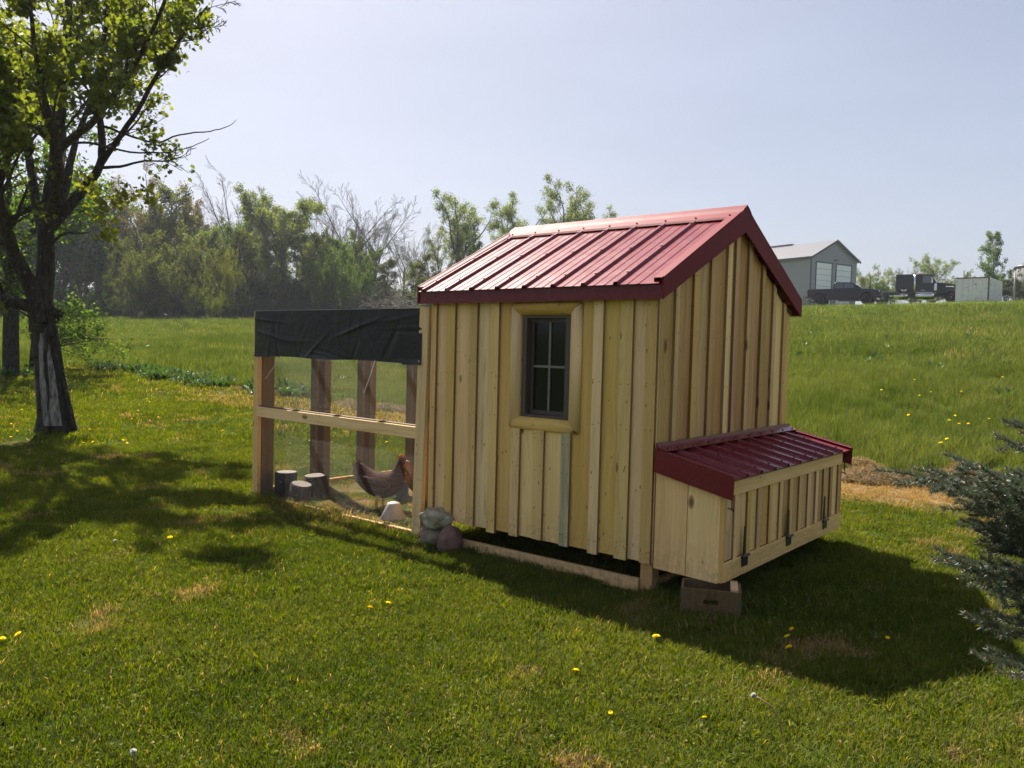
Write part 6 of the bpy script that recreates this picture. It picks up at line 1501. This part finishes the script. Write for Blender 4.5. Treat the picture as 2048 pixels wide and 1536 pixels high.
for s in (-1, 1):
    b = MB(); rings = []
    for a in np.linspace(.1, 1.5, 7): rings.append([(-5.05-.02-.62*math.cos(PI-a)*-1*-1, s*.62, .52+.62*math.sin(a)), (-5.05-.02-.62*math.cos(PI-a)*-1*-1, s*1.2, .52+.62*math.sin(a)), (-5.05-.02-.60*math.cos(PI-a)*-1*-1, s*1.2, .52+.60*math.sin(a)), (-5.05-.02-.60*math.cos(PI-a)*-1*-1, s*.62, .52+.60*math.sin(a))])
    b.loft(rings); b.build('rear_fender', CHROME, tk, True)
b = MB(); b.tube([(-2.75, -1.1, -.15), (-2.75, -1.1, .52)], .04, 8); b.box((-2.85, -1.2, -.02), (-2.65, -1.0, .02)); b.build('support_stand', CHASSIS, tk)
# --- shipping container
x, y, z = polar(1939, 92); ca = math.atan2(y-CAM[1], x-CAM[0])-PI/2
ct = thing('container', (x, y, z-.1), 'weathered white shipping container right of the black truck', 'shipping container', None, ca-math.radians(12))
# front (door) face towards -y local, width along x
Lc, Wd, Hc2 = 6.0, 2.95, 2.6
bx('body', (-Wd/2, 0, .0), (Wd/2, Lc, Hc2), CONT, .02, ct)
for k in range(30):
    yk = .15+k*.195; b = MB(); b.hexa([(Wd/2, yk, .15), (Wd/2+.03, yk+.03, .15), (Wd/2+.03, yk+.09, .15), (Wd/2, yk+.12, .15), (Wd/2, yk, Hc2-.15), (Wd/2+.03, yk+.03, Hc2-.15), (Wd/2+.03, yk+.09, Hc2-.15), (Wd/2, yk+.12, Hc2-.15)]); b.build('corrugation', CONT, ct)
for a0, a1 in ((-Wd/2+.06, -.01), (.01, Wd/2-.06)): bx('door_leaf', (a0, -.04, .12), (a1, 0.0, Hc2-.12), CONT, .01, ct)
for xx in (-.85, -.35, .35, .85): b = MB(); b.tube([(xx, -.07, .12), (xx, -.07, Hc2-.1)], .018, 6); b.build('lock_bar', CONT, ct)
for xx in (-Wd/2, Wd/2-.12): bx('corner_post', (xx, -.06, 0), (xx+.12, .06, Hc2), RUST if xx > 0 else CONT, 0, ct)
bx('top_beam', (-Wd/2, -.06, Hc2-.06), (Wd/2, .06, Hc2+.03), RUST, 0, ct)
# wider front: second container side by side, as the picture shows a broad pair of doors
# --- steel shed
r0 = 114.0; x, y, z = polar(1616, r0); va = math.atan2(y-CAM[1], x-CAM[0])
shed = thing('steel_shed', (x, y, z-.3), 'grey steel shed with two white overhead doors behind the pickup', 'shed', None, va-PI/2-math.radians(-38)+0)
# local: origin = near corner, +x along the gable wall (right and away), +y along the side wall (left and away)
shed.rotation_euler = (0, 0, va-PI/2+math.radians(52)); GWd, SLn = 9.6, 24.0
_d = ray(1616, 512); EVE = float(CAM[2]+_d[2]/math.hypot(_d[0], _d[1])*r0-(z-.3)); PKH = EVE+GWd/2*.50
b = MB(); b.prism([(0, 0), (GWd, 0), (GWd, EVE), (GWd/2, PKH), (0, EVE)], 1, 0, SLn); b.build('wall', SIDING, shed)
for k in range(66): 
    yk = .15+k*.30; b = MB(); b.box((-.022, yk, .1), (0.0, yk+.05, EVE-.05)); b.build('siding_rib', SIDING, shed)
for sgn in (0, 1):
    x_e, x_r = (-.35, GWd/2) if sgn == 0 else (GWd+.35, GWd/2); ze = EVE-.35*.5
    b = MB(); b.hexa([(x_e, -.35, ze), (x_r, -.35, PKH+.02), (x_r, SLn+.3, PKH+.02), (x_e, SLn+.3, ze), (x_e, -.35, ze+.09), (x_r, -.35, PKH+.11), (x_r, SLn+.3, PKH+.11), (x_e, SLn+.3, ze+.09)]); rf = b.build('roof', ROOFG, shed)
    if sgn == 0:
        for k in range(46):
            yk = -.3+k*.45; b = MB(); b.hexa([(x_e, yk, ze+.09), (x_r, yk, PKH+.11), (x_r, yk+.05, PKH+.11), (x_e, yk+.05, ze+.09), (x_e, yk, ze+.14), (x_r, yk, PKH+.16), (x_r, yk+.05, PKH+.16), (x_e, yk+.05, ze+.14)]); b.build('roof_rib', ROOFG, rf)
    b = MB(); b.hexa([(x_e, -.39, ze-.16), (x_r, -.39, PKH-.13), (x_r, -.352, PKH-.13), (x_e, -.352, ze-.16), (x_e, -.39, ze+.13), (x_r, -.39, PKH+.16), (x_r, -.352, PKH+.16), (x_e, -.352, ze+.13)]); b.build('rake_trim', TRIM, shed)
b = MB(); b.box((-.40, -.34, EVE-.33), (-.352, SLn+.3, EVE-.06)); b.build('gutter', TRIM, shed)
b = MB(); b.box((GWd/2-.25, 7.0, PKH+.10), (GWd/2+.25, 14, PKH+.27)); b.build('ridge_vent', ROOFG, shed)
for x0_ in (1.05, 5.2):
    dh_ = EVE-.75; b = MB(); b.box((x0_-.14, -.05, 0), (x0_+3.3, -.004, dh_+.16)); df = b.build('door_frame', TRIM, shed)
    for k in range(8): q = MB(); q.box((x0_, -.10, .02+k*dh_/8), (x0_+3.0, -.052, (k+1)*dh_/8-.02)); q.build('door_panel', DOORW, df)
b = MB(); b.box((-.03, -.03, 0), (.07, -.0, EVE-.2)); b.box((-.045, -.03, 0), (-.024, .10, EVE-.2)); b.build('corner_trim', TRIM, shed)
b = MB(); b.box((GWd/2-.25, -.42, EVE-.25), (GWd/2+.25, -.06, EVE-.17)); b.build('flood_light', TRIM, shed)
b = MB(); b.box((-.06, 4.0, 0), (-.024, 5.3, 2.9)); dr = b.build('side_door_frame', TRIM, shed); b = MB(); b.box((-.09, 4.18, .1), (-.062, 5.12, 2.72)); b.build('side_door', DOORW, dr)
b = MB(); b.tube([(-.05, 4.6, 3.3), (-.35, 4.6, 3.35), (-.4, 4.6, 3.2)], .05, 6); b.build('wall_lamp', TRIM, shed)
# low clutter between shed and pickup
for k, (px, lb) in enumerate(((1600, 'low metal trailer beside the shed wall at the roof corner'), (1612, 'small stack of dark parts beside the pickup tail'))):
    x, y, z = polar(px, 84+k); u = thing('utility_trailer' if k == 0 else 'parts_stack', (x, y, z), lb, 'trailer' if k == 0 else 'stack', None, .3)
    b = MB(); b.box((-.7, -.5, .35), (.7, .5, .42)); b.build('deck', STEEL if k == 0 else CHASSIS, u)
    for xx in (-.6, -.2, .2, .6): b = MB(); b.tube([(xx, -.45, .0), (xx, -.45, 1.0 if k == 0 else .8)], .03, 6); b.build('upright', CHASSIS, u)
# flat trailer behind the pickup nose
fx, fy, fz = polar(1766, 84); ft = thing('flat_trailer', (fx, fy, fz), 'low black flat trailer between the pickup nose and truck wheels', 'trailer', None, pk.rotation_euler[2])
bx('deck', (-1.6, -1.1, .95), (1.2, 1.1, 1.08), CHASSIS, .02, ft); bx('side_rail', (-1.6, -1.18, .80), (1.2, -1.1, 1.0), CHASSIS, 0, ft)
# pole
pl = thing('utility_pole', polar(2023, 100), 'thin grey pole at the right edge beyond the container', 'pole'); b = MB(); b.tube([(0, 0, 0), (0, 0, 3.4)], [.09, .06], 8); b.build('shaft', simple('pole_grey', (.30, .29, .27), .7), pl, True)
b = MB(); b.box((-.09, -.09, 3.35), (.09, .09, 3.5)); b.build('cap', CHASSIS, pl)
# distant silo
sx, sy, sz_ = polar(2046, 160); si = thing('silo', (sx, sy, sz_), 'distant grey silo cut by the right edge of the photo', 'silo')
Hs = Ht(2046, 524, 160); b = MB(); b.tube([(0, 0, 0), (0, 0, Hs-1)], [1.9, 1.9], 20); b.build('wall', simple('silo_concrete', (.16, .15, .15), .8), si, True); b = MB(); b.tube([(0, 0, Hs-1), (0, 0, Hs-.6), (0, 0, Hs)], [2.0, 1.6, .3], 20); b.build('roof', TRIM, si, True)
# ------------------------------------------------------------------ spring haze
def haze(dens):
    t = NT('haze_air'); v = t.n('VolumePrincipled'); v.inputs['Color'].default_value = (.80, .84, .95, 1); v.inputs['Density'].default_value = dens; v.inputs['Anisotropy'].default_value = .35
    t.l(v.outputs[0], t.out.inputs['Volume']); b = MB(); b.box((-420, -420, -3), (420, 420, 48)); o = b.build('haze', t.mat); tag(o, kind='stuff')
HAZE = .00032
if HAZE: haze(HAZE)
